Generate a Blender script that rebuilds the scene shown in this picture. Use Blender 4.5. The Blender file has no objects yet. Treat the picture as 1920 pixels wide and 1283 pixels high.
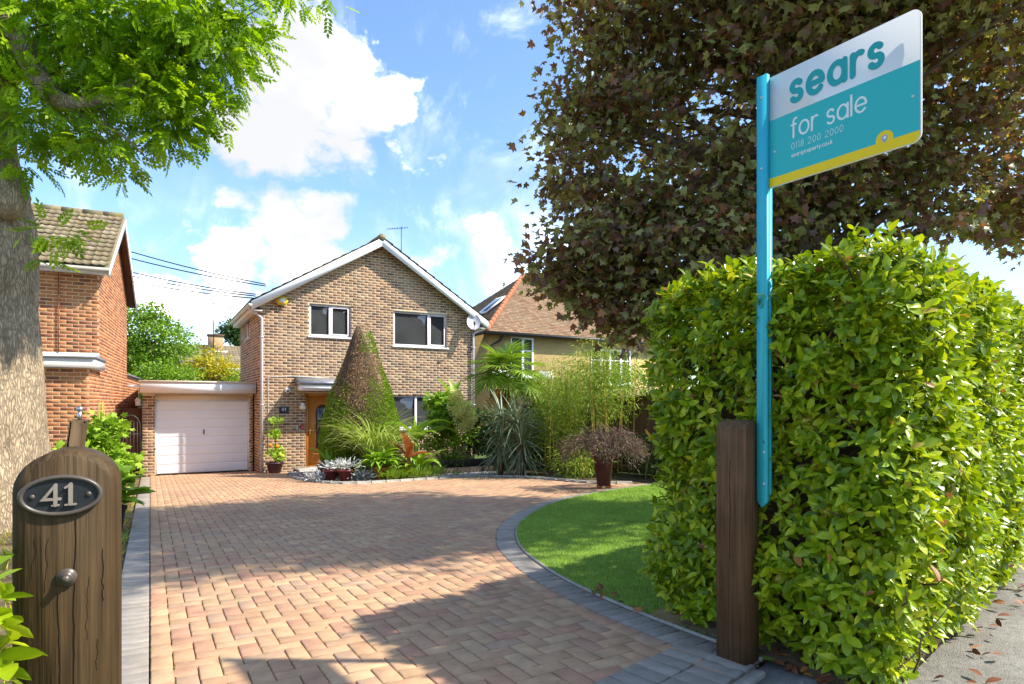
import bpy, math, random
import numpy as np
from mathutils import Vector, Matrix

random.seed(41); rng = np.random.default_rng(41)
SC = bpy.context.scene; COL = SC.collection
R = math.radians

# ------------------------------------------------------------------ camera, sky, sun, exposure
cd = bpy.data.cameras.new('camera'); cam = bpy.data.objects.new('camera', cd); COL.objects.link(cam)
cam.location = (0, 0, 1.25); cam.rotation_euler = (R(90), 0, R(-30.3))
cd.sensor_width = 36; cd.lens = 36 * 1161 / 1920; cd.shift_y = 0.0602
cd.clip_start = 0.05; cd.clip_end = 3000
SC.camera = cam
SC.render.resolution_x, SC.render.resolution_y = 1024, 684
SUN_EL, SUN_AZ = 47.0, 124.0      # azimuth clockwise from +Y
tosun = Vector((math.sin(R(SUN_AZ)) * math.cos(R(SUN_EL)), math.cos(R(SUN_AZ)) * math.cos(R(SUN_EL)), math.sin(R(SUN_EL))))
sd = bpy.data.lights.new('sun', 'SUN'); sd.energy = 2.0; sd.angle = R(0.8); sd.color = (1.0, 0.93, 0.80)
so = bpy.data.objects.new('sun', sd); COL.objects.link(so)
so.rotation_euler = (-tosun).to_track_quat('-Z', 'Y').to_euler(); so.location = (20, -15, 25)
vs = SC.view_settings
vs.view_transform = 'Standard'; vs.look = 'None'; vs.gamma = 1; vs.use_curve_mapping = False
vs.exposure = 2.12

W = bpy.data.worlds.new('World'); SC.world = W; W.use_nodes = True
def build_world():
    nt = W.node_tree; N = nt.nodes; L = nt.links; N.clear()
    out = N.new('ShaderNodeOutputWorld'); bg = N.new('ShaderNodeBackground'); bg.inputs[1].default_value = 0.15
    L.new(bg.outputs[0], out.inputs[0])
    sky = N.new('ShaderNodeTexSky'); sky.sky_type = 'NISHITA'; sky.sun_disc = False
    sky.sun_elevation = R(SUN_EL); sky.sun_rotation = R(SUN_AZ); sky.altitude = 50
    sky.air_density = 1.0; sky.dust_density = 0.6; sky.ozone_density = 1.6
    tc = N.new('ShaderNodeTexCoord')
    def math_(op, a, b=None, c=None, clamp=False):
        n = N.new('ShaderNodeMath'); n.operation = op; n.use_clamp = clamp
        for i, v in enumerate((a, b, c)):
            if v is None: continue
            if isinstance(v, (int, float)): n.inputs[i].default_value = v
            else: L.new(v, n.inputs[i])
        return n.outputs[0]
    def vm(op, a, b):
        n = N.new('ShaderNodeVectorMath'); n.operation = op
        for i, v in enumerate((a, b)):
            if isinstance(v, tuple): n.inputs[i].default_value = v
            else: L.new(v, n.inputs[i])
        return n
    d = tc.outputs['Generated']
    def noise(scale, det, rough, vec, dist=0.0):
        n = N.new('ShaderNodeTexNoise'); n.inputs['Scale'].default_value = scale; n.inputs['Detail'].default_value = det
        n.inputs['Roughness'].default_value = rough; n.inputs['Distortion'].default_value = dist; L.new(vec, n.inputs['Vector'])
        return n.outputs[0]
    st = vm('MULTIPLY', d, (1, 1, 1.5)).outputs[0]
    big = noise(2.1, 3, 0.5, vm('ADD', st, (3.1, 1.7, 0.4)).outputs[0])
    fine = noise(7.5, 9, 0.58, st, 0.35)
    wisp = noise(3.0, 6, 0.62, vm('MULTIPLY', d, (2.0, 1.5, 1.6)).outputs[0], 0.9)
    # cumulus heaps: direction (x,y,z) and angular size
    heaps = HEAPS
    wn = N.new('ShaderNodeTexNoise'); wn.inputs['Scale'].default_value = 5.5; wn.inputs['Detail'].default_value = 8; wn.inputs['Roughness'].default_value = .6; L.new(st, wn.inputs['Vector'])
    dw = vm('ADD', d, vm('MULTIPLY', vm('SUBTRACT', wn.outputs['Color'], (.5, .5, .5)).outputs[0], (.26, .26, .26)).outputs[0]).outputs[0]
    s = None
    for (v, r, k) in heaps:
        ds = vm('DISTANCE', dw, v).outputs['Value']
        b = math_('MULTIPLY', math_('SUBTRACT', 1.0, math_('DIVIDE', ds, r), clamp=True), k)
        s = b if s is None else math_('MAXIMUM', s, b)
    base = math_('MULTIPLY', math_('SUBTRACT', big, 0.555), 2.2)
    dens = math_('ADD', math_('ADD', base, s), math_('MULTIPLY', math_('SUBTRACT', fine, 0.5), 1.25))
    c1 = N.new('ShaderNodeMapRange'); c1.interpolation_type = 'SMOOTHSTEP'
    c1.inputs['From Min'].default_value = 0.14; c1.inputs['From Max'].default_value = 0.52; L.new(dens, c1.inputs['Value'])
    c2 = N.new('ShaderNodeMapRange'); c2.interpolation_type = 'SMOOTHSTEP'
    c2.inputs['From Min'].default_value = 0.46; c2.inputs['From Max'].default_value = 0.80; c2.inputs['To Max'].default_value = 0.3; L.new(wisp, c2.inputs['Value'])
    cov = math_('MAXIMUM', c1.outputs[0], c2.outputs[0])
    # cloud body: white with soft grey bellies
    sh = noise(3.2, 5, 0.55, vm('ADD', st, (0, 0, 0.25)).outputs[0])
    cr = N.new('ShaderNodeMapRange'); cr.interpolation_type = 'SMOOTHSTEP'; cr.inputs['From Min'].default_value = 0.36; cr.inputs['From Max'].default_value = 0.66; L.new(sh, cr.inputs['Value'])
    f = cr.outputs[0]; low = math_('ADD', math_('MULTIPLY', f, .34), 1.46); hi = math_('MULTIPLY', math_('POWER', f, 2.5), 11.0)
    cc = N.new('ShaderNodeCombineColor')
    for k, (a_, b_) in enumerate(((.985, 1.0), (1.0, .90), (1.03, .78))): L.new(math_('ADD', math_('MULTIPLY', low, a_), math_('MULTIPLY', hi, b_)), cc.inputs[k])
    tint = N.new('ShaderNodeMix'); tint.data_type = 'RGBA'; tint.blend_type = 'MULTIPLY'; tint.inputs[0].default_value = 1.0
    L.new(sky.outputs[0], tint.inputs[6]); tint.inputs[7].default_value = SKYMUL
    mx = N.new('ShaderNodeMix'); mx.data_type = 'RGBA'
    L.new(cov, mx.inputs[0]); L.new(tint.outputs[2], mx.inputs[6]); L.new(cc.outputs[0], mx.inputs[7])
    L.new(mx.outputs[2], bg.inputs[0])
SKYMUL = (0.40, 0.455, 0.51, 1)
def skydir(u, v):
    a = R(30.3); t = (u - 960) / 1161; w = (757 - v) / 1161
    return tuple(Vector((math.sin(a) + math.cos(a) * t, math.cos(a) - math.sin(a) * t, w)).normalized())
HEAPS = [(skydir(610, 110), .115, 1.0), (skydir(700, 190), .11, 1.0), (skydir(520, 280), .10, .95), (skydir(640, 290), .10, .9), (skydir(770, 280), .09, .85),
         (skydir(860, 290), .06, .7), (skydir(620, 470), .10, 1.0), (skydir(520, 490), .12, 1.0), (skydir(400, 510), .12, .95), (skydir(300, 540), .12, .9),
         (skydir(700, 560), .16, .9), (skydir(880, 445), .045, .8), (skydir(980, 60), .09, .55)]
build_world()

# ------------------------------------------------------------------ helpers: meshes
ORG = {}
def gz(y): return -0.0386 * (min(max(y, 2.2), 19.0) - 2.2)
def gza(y): return -0.0386 * (np.clip(y, 2.2, 19.0) - 2.2)
def tag(o, label=None, cat=None, group=None, kind=None):
    if label: o['label'] = label
    if cat: o['category'] = cat
    if group: o['group'] = group
    if kind: o['kind'] = kind
    return o
def empty(name, loc, rz=0.0, **k):
    o = bpy.data.objects.new(name, None); COL.objects.link(o); o.location = loc; o.rotation_euler = (0, 0, rz)
    o.empty_display_size = 0.1
    ORG[o.name] = Matrix.Translation(Vector(loc)) @ Matrix.Rotation(rz, 4, 'Z')
    return tag(o, **k)
def np_mesh(name, V, F, tone=None, mat=None, smooth=False):
    """F: (m,k) array of equal-length faces, or list of faces"""
    me = bpy.data.meshes.new(name)
    V = np.asarray(V, dtype=np.float32)
    if isinstance(F, np.ndarray):
        k = F.shape[1]; flat = F.ravel().astype(np.int32); starts = np.arange(0, len(flat), k, dtype=np.int32)
    else:
        flat = np.array([i for f in F for i in f], dtype=np.int32)
        ln = np.array([len(f) for f in F], dtype=np.int32); starts = np.concatenate(([0], np.cumsum(ln)[:-1])).astype(np.int32)
    me.vertices.add(len(V)); me.vertices.foreach_set('co', V.ravel())
    me.loops.add(len(flat)); me.loops.foreach_set('vertex_index', flat)
    me.polygons.add(len(starts)); me.polygons.foreach_set('loop_start', starts)
    if smooth: me.polygons.foreach_set('use_smooth', np.ones(len(starts), dtype=bool))
    me.update(calc_edges=True)
    if tone is not None:
        at = me.attributes.new('tone', 'FLOAT', 'FACE'); at.data.foreach_set('value', np.asarray(tone, dtype=np.float32))
    if mat: me.materials.append(mat)
    return me
def link(name, me, parent=None, **k):
    o = bpy.data.objects.new(name, me); COL.objects.link(o)
    if parent is not None: o.parent = parent
    ORG[o.name] = ORG.get(parent.name, Matrix()) if parent is not None else Matrix()
    return tag(o, **k)
def to_local(V, parent):
    if parent is None: return V
    M = ORG.get(parent.name)
    if M is None: return V
    Mi = np.array(M.inverted()); V = np.asarray(V, dtype=float)
    return V @ Mi[:3, :3].T + Mi[:3, 3]
class MB:
    def __init__(s): s.v = []; s.f = []; s.t = []
    def add(s, V, F, tone=0.0):
        b = len(s.v); s.v += [tuple(p) for p in V]; s.f += [tuple(i + b for i in f) for f in F]; s.t += [tone] * len(F); return s
    def box(s, lo, hi, tone=0.0, ch=0.0):
        (x0, y0, z0), (x1, y1, z1) = lo, hi
        if ch > 0:
            return s.chbox(Matrix.Translation(((x0 + x1) / 2, (y0 + y1) / 2, (z0 + z1) / 2)), (x1 - x0, y1 - y0, z1 - z0), ch, tone)
        return s.add([(x0, y0, z0), (x1, y0, z0), (x1, y1, z0), (x0, y1, z0), (x0, y0, z1), (x1, y0, z1), (x1, y1, z1), (x0, y1, z1)],
                     [(0, 3, 2, 1), (4, 5, 6, 7), (0, 1, 5, 4), (1, 2, 6, 5), (2, 3, 7, 6), (3, 0, 4, 7)], tone)
    def obox(s, M, size, tone=0.0):
        sx, sy, sz = [q / 2 for q in size]
        V = [M @ Vector(p) for p in [(-sx, -sy, -sz), (sx, -sy, -sz), (sx, sy, -sz), (-sx, sy, -sz), (-sx, -sy, sz), (sx, -sy, sz), (sx, sy, sz), (-sx, sy, sz)]]
        return s.add(V, [(0, 3, 2, 1), (4, 5, 6, 7), (0, 1, 5, 4), (1, 2, 6, 5), (2, 3, 7, 6), (3, 0, 4, 7)], tone)
    def chbox(s, M, size, c, tone=0.0):
        hx, hy, hz = [q / 2 for q in size]; c = min(c, hx * .9, hy * .9, hz * .9)
        V = []
        for sx in (-1, 1):
            for sy in (-1, 1):
                for sz in (-1, 1):
                    V += [(sx * hx, sy * (hy - c), sz * (hz - c)), (sx * (hx - c), sy * hy, sz * (hz - c)), (sx * (hx - c), sy * (hy - c), sz * hz)]
        idx = {}
        k = 0
        for sx in (0, 1):
            for sy in (0, 1):
                for sz in (0, 1):
                    idx[(sx, sy, sz)] = k; k += 3
        F = []
        g = lambda a, b, c_, ax: idx[(a, b, c_)] + ax
        F += [(g(0, 0, 0, 0), g(0, 0, 1, 0), g(0, 1, 1, 0), g(0, 1, 0, 0)), (g(1, 0, 0, 0), g(1, 1, 0, 0), g(1, 1, 1, 0), g(1, 0, 1, 0)),
              (g(0, 0, 0, 1), g(1, 0, 0, 1), g(1, 0, 1, 1), g(0, 0, 1, 1)), (g(0, 1, 0, 1), g(0, 1, 1, 1), g(1, 1, 1, 1), g(1, 1, 0, 1)),
              (g(0, 0, 0, 2), g(0, 1, 0, 2), g(1, 1, 0, 2), g(1, 0, 0, 2)), (g(0, 0, 1, 2), g(1, 0, 1, 2), g(1, 1, 1, 2), g(0, 1, 1, 2))]
        for a in (0, 1):
            for b in (0, 1):
                F += [(g(a, b, 0, 0), g(a, b, 1, 0), g(a, b, 1, 1), g(a, b, 0, 1)), (g(a, 0, b, 0), g(a, 1, b, 0), g(a, 1, b, 2), g(a, 0, b, 2)),
                      (g(0, a, b, 1), g(1, a, b, 1), g(1, a, b, 2), g(0, a, b, 2))]
                for c_ in (0, 1): F.append((g(a, b, c_, 0), g(a, b, c_, 1), g(a, b, c_, 2)))
        return s.add([M @ Vector(p) for p in V], F, tone)
    def prism(s, poly, a, b, tone=0.0):
        """poly: 3D points list; extrude by vector b-a"""
        n = len(poly); off = Vector(b) - Vector(a)
        V = [Vector(p) for p in poly] + [Vector(p) + off for p in poly]
        return s.add(V, [tuple(range(n))[::-1], tuple(range(n, 2 * n))] + [(i, (i + 1) % n, n + (i + 1) % n, n + i) for i in range(n)], tone)
    def tube(s, path, rad, n=8, tone=0.0, cap=True):
        path = [Vector(p) for p in path]; m = len(path)
        if not hasattr(rad, '__len__'): rad = [rad] * m
        V = []; F = []
        up = Vector((0, 0, 1))
        prev = None
        for i, p in enumerate(path):
            d = (path[min(i + 1, m - 1)] - path[max(i - 1, 0)])
            d = d.normalized() if d.length > 1e-9 else Vector((0, 0, 1))
            if prev is None:
                ref = Vector((1, 0, 0)) if abs(d.z) > .9 else up
                x = d.cross(ref).normalized()
            else:
                x = (prev - d * prev.dot(d)); x = x.normalized() if x.length > 1e-6 else d.orthogonal().normalized()
            prev = x; y = d.cross(x)
            for k in range(n):
                a = 2 * math.pi * k / n; V.append(p + (x * math.cos(a) + y * math.sin(a)) * rad[i])
        for i in range(m - 1):
            for k in range(n): F.append((i * n + k, i * n + (k + 1) % n, (i + 1) * n + (k + 1) % n, (i + 1) * n + k))
        if cap: F += [tuple(range(n))[::-1], tuple(range((m - 1) * n, m * n))]
        return s.add(V, F, tone)
    def lathe(s, prof, c=(0, 0, 0), n=20, tone=0.0, sx=1.0, sy=1.0):
        V = []; F = []
        for r, z in prof:
            for k in range(n):
                a = 2 * math.pi * k / n; V.append((c[0] + r * math.cos(a) * sx, c[1] + r * math.sin(a) * sy, c[2] + z))
        for i in range(len(prof) - 1):
            for k in range(n): F.append((i * n + k, i * n + (k + 1) % n, (i + 1) * n + (k + 1) % n, (i + 1) * n + k))
        F.append(tuple(range(n))[::-1]); F.append(tuple(range((len(prof) - 1) * n, len(prof) * n)))
        return s.add(V, F, tone)
    def build(s, name, mat, parent=None, smooth=False, **k):
        me = np_mesh(name, to_local(np.array(s.v, dtype=float), parent), s.f, s.t, mat, smooth)
        return link(name, me, parent, **k)
def nrm(A): return A / np.maximum(np.linalg.norm(A, axis=-1, keepdims=True), 1e-9)
def inst(tV, tF, P, D, N, S, Wd=None):
    """place template (x width, y along, z normal) at P, axis D, normal N, size S"""
    P = np.asarray(P, float); D = nrm(np.asarray(D, float)); N = np.asarray(N, float)
    X = nrm(np.cross(D, N)); N2 = np.cross(X, D)
    S = np.broadcast_to(np.asarray(S, float), (len(P),)); Wd = S if Wd is None else Wd
    V = P[:, None] + (tV[None, :, 0, None] * X[:, None] * Wd[:, None, None] + tV[None, :, 1, None] * D[:, None] * S[:, None, None] + tV[None, :, 2, None] * N2[:, None] * S[:, None, None])
    F = (tF[None] + (np.arange(len(P)) * len(tV))[:, None, None]).reshape(-1, tF.shape[1])
    return V.reshape(-1, 3), F
def foliage(name, tpl, P, D, N, S, tone, mat, parent, smooth=False, **k):
    if isinstance(tpl, list):
        ch = rng.integers(0, len(tpl), len(P)); Vs, Fs, Ts, b0 = [], [], [], 0
        for k_, (tV, tF) in enumerate(tpl):
            m_ = ch == k_; V, F = inst(tV, tF, P[m_], D[m_], N[m_], np.broadcast_to(S, (len(P),))[m_]); Vs.append(V); Fs.append(F + b0); Ts.append(np.repeat(np.asarray(tone)[m_], len(tF))); b0 += len(V)
        V, F, T_ = np.concatenate(Vs), np.concatenate(Fs), np.concatenate(Ts)
    else:
        tV, tF = tpl; V, F = inst(tV, tF, P, D, N, S); T_ = np.repeat(np.asarray(tone), len(tF))
    me = np_mesh(name, to_local(V, parent), F, T_, mat, smooth)
    return link(name, me, parent, **k)
def single_leaves(tpl, P, D, N, S, mat, parent, name='leaf'):
    """individual leaf objects sharing one mesh"""
    tV, tF = tpl
    me = np_mesh(name, tV, tF, np.zeros(len(tF)), mat, False)
    D = nrm(D); X = nrm(np.cross(D, N)); N2 = np.cross(X, D)
    Mi = ORG[parent.name].inverted()
    for i in range(len(P)):
        o = bpy.data.objects.new(name, me); COL.objects.link(o); o.parent = parent
        M = Matrix((list(X[i] * S[i]) + [P[i][0]], list(D[i] * S[i]) + [P[i][1]], list(N2[i] * S[i]) + [P[i][2]], [0, 0, 0, 1]))
        o.matrix_local = Mi @ M
# leaf templates
def leaf_tpl(prof, fold=.05, droop=.12):
    """prof: [(y, halfwidth)]"""
    V = []; F = []
    for y, w in prof:
        z = -droop * y * y
        V += [(-w, y, z + fold * w * 4), (0, y, z), (w, y, z + fold * w * 4)]
    for i in range(len(prof) - 1):
        a = 3 * i; F += [(a, a + 1, a + 4, a + 3), (a + 1, a + 2, a + 5, a + 4)]
    return np.array(V, float), np.array(F)
T_LAUREL = leaf_tpl([(-.12, .008), (0, .012), (.14, .13), (.40, .225), (.68, .20), (.9, .085), (1, .006)], .08, .18)
T_LAUREL_B = leaf_tpl([(-.12, .008), (0, .012), (.14, .11), (.40, .19), (.68, .165), (.9, .07), (1, .006)], .14, .34)
T_LAUREL_C = leaf_tpl([(-.12, .008), (0, .012), (.14, .14), (.40, .25), (.68, .225), (.9, .11), (1, .01)], .03, .02)
for T_, tw in ((T_LAUREL_B, .5), (T_LAUREL_C, -.35)):
    for r_ in T_[0]: r_[2] += tw * r_[0] * r_[1]; r_[0] += .06 * np.sign(tw) * r_[1] ** 2
T_LONG = leaf_tpl([(0, .02), (.2, .10), (.5, .13), (.8, .08), (1, .004)], .1, .3)
T_SMALL = (np.array([(0, 0, 0), (-.26, .45, .05), (0, 1, -.06), (.26, .45, .05)], float), np.array([(0, 1, 2, 3)]))
T_NARROW = (np.array([(0, 0, 0), (-.08, .4, .02), (0, 1, -.1), (.08, .4, .02)], float), np.array([(0, 1, 2, 3)]))
def maple_tpl():
    half = [(.26, -.06), (.58, .10), (.36, .28), (.62, .58), (.22, .56)]
    out = [(0, 0)] + half + [(0, 1.0)] + [(-x, y) for x, y in half[::-1]]
    V = [(0, .38, .05)] + [(x, y, -.10 * (abs(x) + abs(y - .38)) + random.uniform(-.03, .03)) for x, y in out]
    n = len(out); F = [(0, 1 + (i + 1) % n, 1 + i) for i in range(n)]
    return np.array(V, float), np.array(F)
T_MAPLE = maple_tpl(); T_MAPLES = [maple_tpl() for _ in range(4)]
for k_, T_ in enumerate(T_MAPLES):
    for r_ in T_[0]: r_[2] += (.25, -.3, .45, -.1)[k_] * abs(r_[0]) + (.1, -.25, -.1, .2)[k_] * (r_[1] - .4) ** 2; r_[0] *= (1, .8, 1.1, .9)[k_]
def ash_tpl():
    V = []; F = []
    def lf(b, d, L, w):
        b = np.array(b); d = np.array(d) / np.linalg.norm(d); x = np.array((d[1], -d[0], 0)); k = len(V)
        V.extend([b, b + d * L * .45 + x * w + np.array((0, 0, .02)), b + d * L - np.array((0, 0, .05)), b + d * L * .45 - x * w + np.array((0, 0, .02))]); F.append((k, k + 1, k + 2, k + 3))
    for i in range(4):
        y = .25 + i * .19
        for sgn in (-1, 1): lf((0, y, -.15 * y * y), (sgn * 1.0, .75, -.15),   .36, .098)
    lf((0, .95, -.15), (0, 1, -.2), .36, .10)
    k = len(V); V.extend([np.array((-.008, 0, 0)), np.array((.008, 0, 0)), np.array((.006, .95, -.14)), np.array((-.006, .95, -.14))]); F.append((k, k + 1, k + 2, k + 3))
    return np.array(V, float), np.array(F)
T_ASH = ash_tpl()

# ------------------------------------------------------------------ helpers: materials
def material(name, cols, rough=.7, spec=.3, noise=0.0, nscale=6.0, bump=0.0, bscale=60.0, transl=0.0, tcol=None, sheen=None,
             const=False, stretch=(1, 1, 1), metal=0.0, dirt=None, dscale=1.2, damt=.5, coat=0.0, bdist=.01, extra=None):
    m = bpy.data.materials.new(name); m.use_nodes = True
    nt = m.node_tree; N = nt.nodes; L = nt.links; N.clear()
    out = N.new('ShaderNodeOutputMaterial'); b = N.new('ShaderNodeBsdfPrincipled')
    b.inputs['Roughness'].default_value = rough; b.inputs['Specular IOR Level'].default_value = spec; b.inputs['Metallic'].default_value = metal
    b.inputs['Coat Weight'].default_value = coat
    geo = N.new('ShaderNodeNewGeometry')
    mp = N.new('ShaderNodeVectorMath'); mp.operation = 'MULTIPLY'; mp.inputs[1].default_value = stretch; L.new(geo.outputs['Position'], mp.inputs[0])
    pos = mp.outputs[0]
    if len(cols) > 1:
        at = N.new('ShaderNodeAttribute'); at.attribute_name = 'tone'
        oi = N.new('ShaderNodeObjectInfo')
        ad = N.new('ShaderNodeMath'); ad.operation = 'ADD'; L.new(at.outputs['Fac'], ad.inputs[0]); L.new(oi.outputs['Random'], ad.inputs[1])
        fr = N.new('ShaderNodeMath'); fr.operation = 'FRACT'; L.new(ad.outputs[0], fr.inputs[0])
        rp = N.new('ShaderNodeValToRGB'); rp.color_ramp.interpolation = 'CONSTANT' if const else 'LINEAR'
        el = rp.color_ramp.elements
        while len(el) > 1: el.remove(el[0])
        n = len(cols)
        for i, c in enumerate(cols):
            p = i / n if const else i / (n - 1)
            e = el[0] if i == 0 else el.new(p)
            e.position = p; e.color = (*c, 1)
        L.new(fr.outputs[0], rp.inputs[0]); col = rp.outputs[0]
    else:
        rgb = N.new('ShaderNodeRGB'); rgb.outputs[0].default_value = (*cols[0], 1); col = rgb.outputs[0]
    if noise > 0:
        nz = N.new('ShaderNodeTexNoise'); nz.inputs['Scale'].default_value = nscale; nz.inputs['Detail'].default_value = 6; nz.inputs['Roughness'].default_value = .62
        L.new(pos, nz.inputs['Vector'])
        mr = N.new('ShaderNodeMapRange'); mr.inputs['From Min'].default_value = .25; mr.inputs['From Max'].default_value = .75
        mr.inputs['To Min'].default_value = 1 - noise; mr.inputs['To Max'].default_value = 1 + noise; L.new(nz.outputs[0], mr.inputs['Value'])
        mx = N.new('ShaderNodeVectorMath'); mx.operation = 'SCALE'; L.new(col, mx.inputs[0]); L.new(mr.outputs[0], mx.inputs['Scale']); col = mx.outputs[0]
    if dirt is not None:
        nz = N.new('ShaderNodeTexNoise'); nz.inputs['Scale'].default_value = dscale; nz.inputs['Detail'].default_value = 7; nz.inputs['Roughness'].default_value = .65
        L.new(pos, nz.inputs['Vector'])
        mr = N.new('ShaderNodeMapRange'); mr.inputs['From Min'].default_value = .48; mr.inputs['From Max'].default_value = .72; mr.inputs['To Max'].default_value = damt
        L.new(nz.outputs[0], mr.inputs['Value'])
        mx = N.new('ShaderNodeMix'); mx.data_type = 'RGBA'; L.new(mr.outputs[0], mx.inputs[0]); L.new(col, mx.inputs[6]); mx.inputs[7].default_value = (*dirt, 1); col = mx.outputs[2]
    if extra: col = extra(N, L, col, pos, b)
    L.new(col, b.inputs['Base Color'])
    if bump > 0:
        nz = N.new('ShaderNodeTexNoise'); nz.inputs['Scale'].default_value = bscale; nz.inputs['Detail'].default_value = 6; nz.inputs['Roughness'].default_value = .6
        L.new(pos, nz.inputs['Vector'])
        bp = N.new('ShaderNodeBump'); bp.inputs['Strength'].default_value = bump; bp.inputs['Distance'].default_value = bdist
        L.new(nz.outputs[0], bp.inputs['Height']); L.new(bp.outputs[0], b.inputs['Normal'])
    sh = b.outputs[0]
    if transl > 0:
        t = N.new('ShaderNodeBsdfTranslucent')
        if tcol:
            mx = N.new('ShaderNodeMix'); mx.data_type = 'RGBA'; mx.blend_type = 'MULTIPLY'; mx.inputs[0].default_value = 1
            L.new(col, mx.inputs[6]); mx.inputs[7].default_value = (*tcol, 1); L.new(mx.outputs[2], t.inputs[0])
        else: L.new(col, t.inputs[0])
        ms = N.new('ShaderNodeMixShader'); ms.inputs[0].default_value = transl; L.new(sh, ms.inputs[1]); L.new(t.outputs[0], ms.inputs[2]); sh = ms.outputs[0]
    L.new(sh, out.inputs[0])
    return m
M = {}
M['paver'] = material('paver', [(.465, .285, .165), (.445, .265, .155), (.485, .31, .18), (.44, .24, .15), (.46, .28, .165), (.415, .27, .175), (.495, .325, .19), (.445, .25, .155), (.47, .295, .17)], .85, .2, .24, 9, .35, 220, const=True, dirt=(.27, .175, .12), dscale=.6, damt=.6, bdist=.004)
M['paver_grey'] = material('paver_grey', [(.30, .265, .225), (.265, .235, .20), (.325, .29, .245), (.285, .25, .21)], .85, .2, .2, 12, .35, 220, const=True, dirt=(.22, .18, .14), dscale=1.3, damt=.55, bdist=.004)
M['sand'] = material('joint_sand', [(.11, .08, .05)], .95, .1, .5, 40, .5, 300)
M['soil'] = material('soil', [(.115, .085, .05)], .95, .1, .5, 9, .8, 60, dirt=(.26, .21, .09), dscale=2.0, damt=.8)
M['ground'] = material('ground', [(.07, .11, .03)], .95, .1, .4, 3, .5, 40, dirt=(.16, .13, .06), dscale=.8, damt=.6)
M['pavement'] = material('pavement', [(.37, .35, .32)], .9, .2, .30, 30, .7, 160, dirt=(.22, .20, .175), dscale=2.5, damt=.6)
M['asphalt'] = material('asphalt', [(.055, .055, .057)], .9, .2, .3, 40, .6, 250)
M['stone'] = material('edging_stone', [(.34, .32, .285)], .85, .2, .2, 18, .5, 120, dirt=(.2, .18, .15), dscale=5, damt=.6)
M['turf'] = material('turf', [(.19, .30, .05)], .9, .1, .4, 10, .6, 120)
M['grass'] = material('grass_blade', [(.24, .39, .045), (.28, .46, .05), (.33, .50, .065), (.20, .34, .04)], .6, .2, .35, 1.6, transl=.25)
M['mortar'] = material('mortar', [(.74, .61, .43)], .95, .1, .2, 20, .4, 200)
M['brick_m'] = material('multi_brick', [(.31, .175, .10), (.22, .12, .08), (.36, .21, .115), (.165, .10, .075), (.38, .205, .11), (.265, .16, .105), (.41, .265, .155), (.23, .13, .085)], .9, .15, .3, 26, .5, 160, const=True, dirt=(.46, .35, .24), dscale=.9, damt=.5)
M['brick_r'] = material('red_brick', [(.42, .15, .06), (.36, .12, .052), (.46, .19, .08), (.29, .10, .052), (.43, .165, .07), (.25, .09, .055), (.50, .21, .09)], .9, .15, .3, 26, .5, 160, const=True, dirt=(.48, .27, .15), dscale=2.0, damt=.35)
M['mortar_r'] = material('mortar_red_house', [(.66, .46, .27)], .95, .1, .2, 20, .4, 200)
M['tile_g'] = material('concrete_roof_tile', [(.27, .215, .145), (.23, .185, .125), (.31, .25, .17), (.25, .19, .12)], .95, .1, .3, 14, .6, 120, const=True, dirt=(.17, .16, .06), dscale=3.0, damt=.75)
M['tile_m'] = material('mossy_roof_tile', [(.22, .18, .11), (.19, .16, .10), (.25, .205, .12)], .95, .1, .3, 14, .8, 60, const=True, dirt=(.20, .19, .05), dscale=2.2, damt=.85)
M['tile_c'] = material('clay_roof_tile', [(.29, .175, .105), (.25, .145, .09), (.33, .215, .135), (.27, .17, .11)], .95, .1, .3, 5, .6, 60, const=True, dirt=(.27, .22, .14), dscale=1.0, damt=.7)
M['tile_ridge'] = material('red_hip_tile', [(.44, .17, .085), (.38, .15, .08)], .95, .1, .3, 8, .5, 60)
M['white'] = material('white_upvc', [(.84, .85, .86)], .4, .4, .04, 3)
M['door_white'] = material('garage_door_white', [(.80, .84, .90)], .4, .4, .05, 3, dirt=(.70, .72, .74), dscale=1.5, damt=.35)
M['lilac'] = material('window_upvc', [(.58, .55, .585)], .35, .4, .04, 3)
M['white_old'] = material('weathered_white_paint', [(.74, .73, .70)], .55, .3, .08, 4, dirt=(.5, .48, .42), dscale=3, damt=.4)
M['cream'] = material('cream_board', [(.70, .64, .52)], .6, .3, .06, 4)
M['lead'] = material('lead_flashing', [(.30, .32, .36)], .4, .5, .3, 8, .5, 18, metal=.4)
M['glass'] = material('window_glass', [(.032, .034, .036)], .03, .9, 0, bump=.08, bscale=1.6, bdist=.05)
M['wood_door'] = material('oak_door', [(.46, .175, .028)], .38, .4, .22, 9, stretch=(6, 6, .6))
M['brass'] = material('brass', [(.75, .52, .2)], .25, .5, metal=1.0)
M['steel'] = material('steel', [(.55, .55, .57)], .35, .5, .1, 20, metal=1.0)
M['black'] = material('black_plastic', [(.018, .018, .02)], .45, .4)
M['black_m'] = material('black_metal', [(.03, .028, .027)], .5, .4)
M['cable'] = material('cable', [(.03, .03, .032)], .7, .2)
M['plaque'] = material('slate_plaque', [(.05, .055, .062)], .6, .3, .2, 30)
M['yellow'] = material('yellow_plastic', [(.85, .55, .02)], .4, .4)
M['orange'] = material('alarm_orange', [(.8, .3, .02)], .4, .4)
M['red'] = material('red_plastic', [(.45, .03, .03)], .4, .4)
M['cream_glass'] = material('opal_glass', [(.75, .70, .60)], .25, .5)
M['render_y'] = material('yellow_roughcast', [(.47, .335, .15)], .95, .1, .25, 16, .8, 90, dirt=(.40, .27, .10), dscale=1.5, damt=.5)
M['fence'] = material('fence_board', [(.12, .06, .034), (.10, .052, .03), (.14, .07, .04)], .9, .15, .3, 8, .5, 30, stretch=(1, 1, .2))
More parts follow.
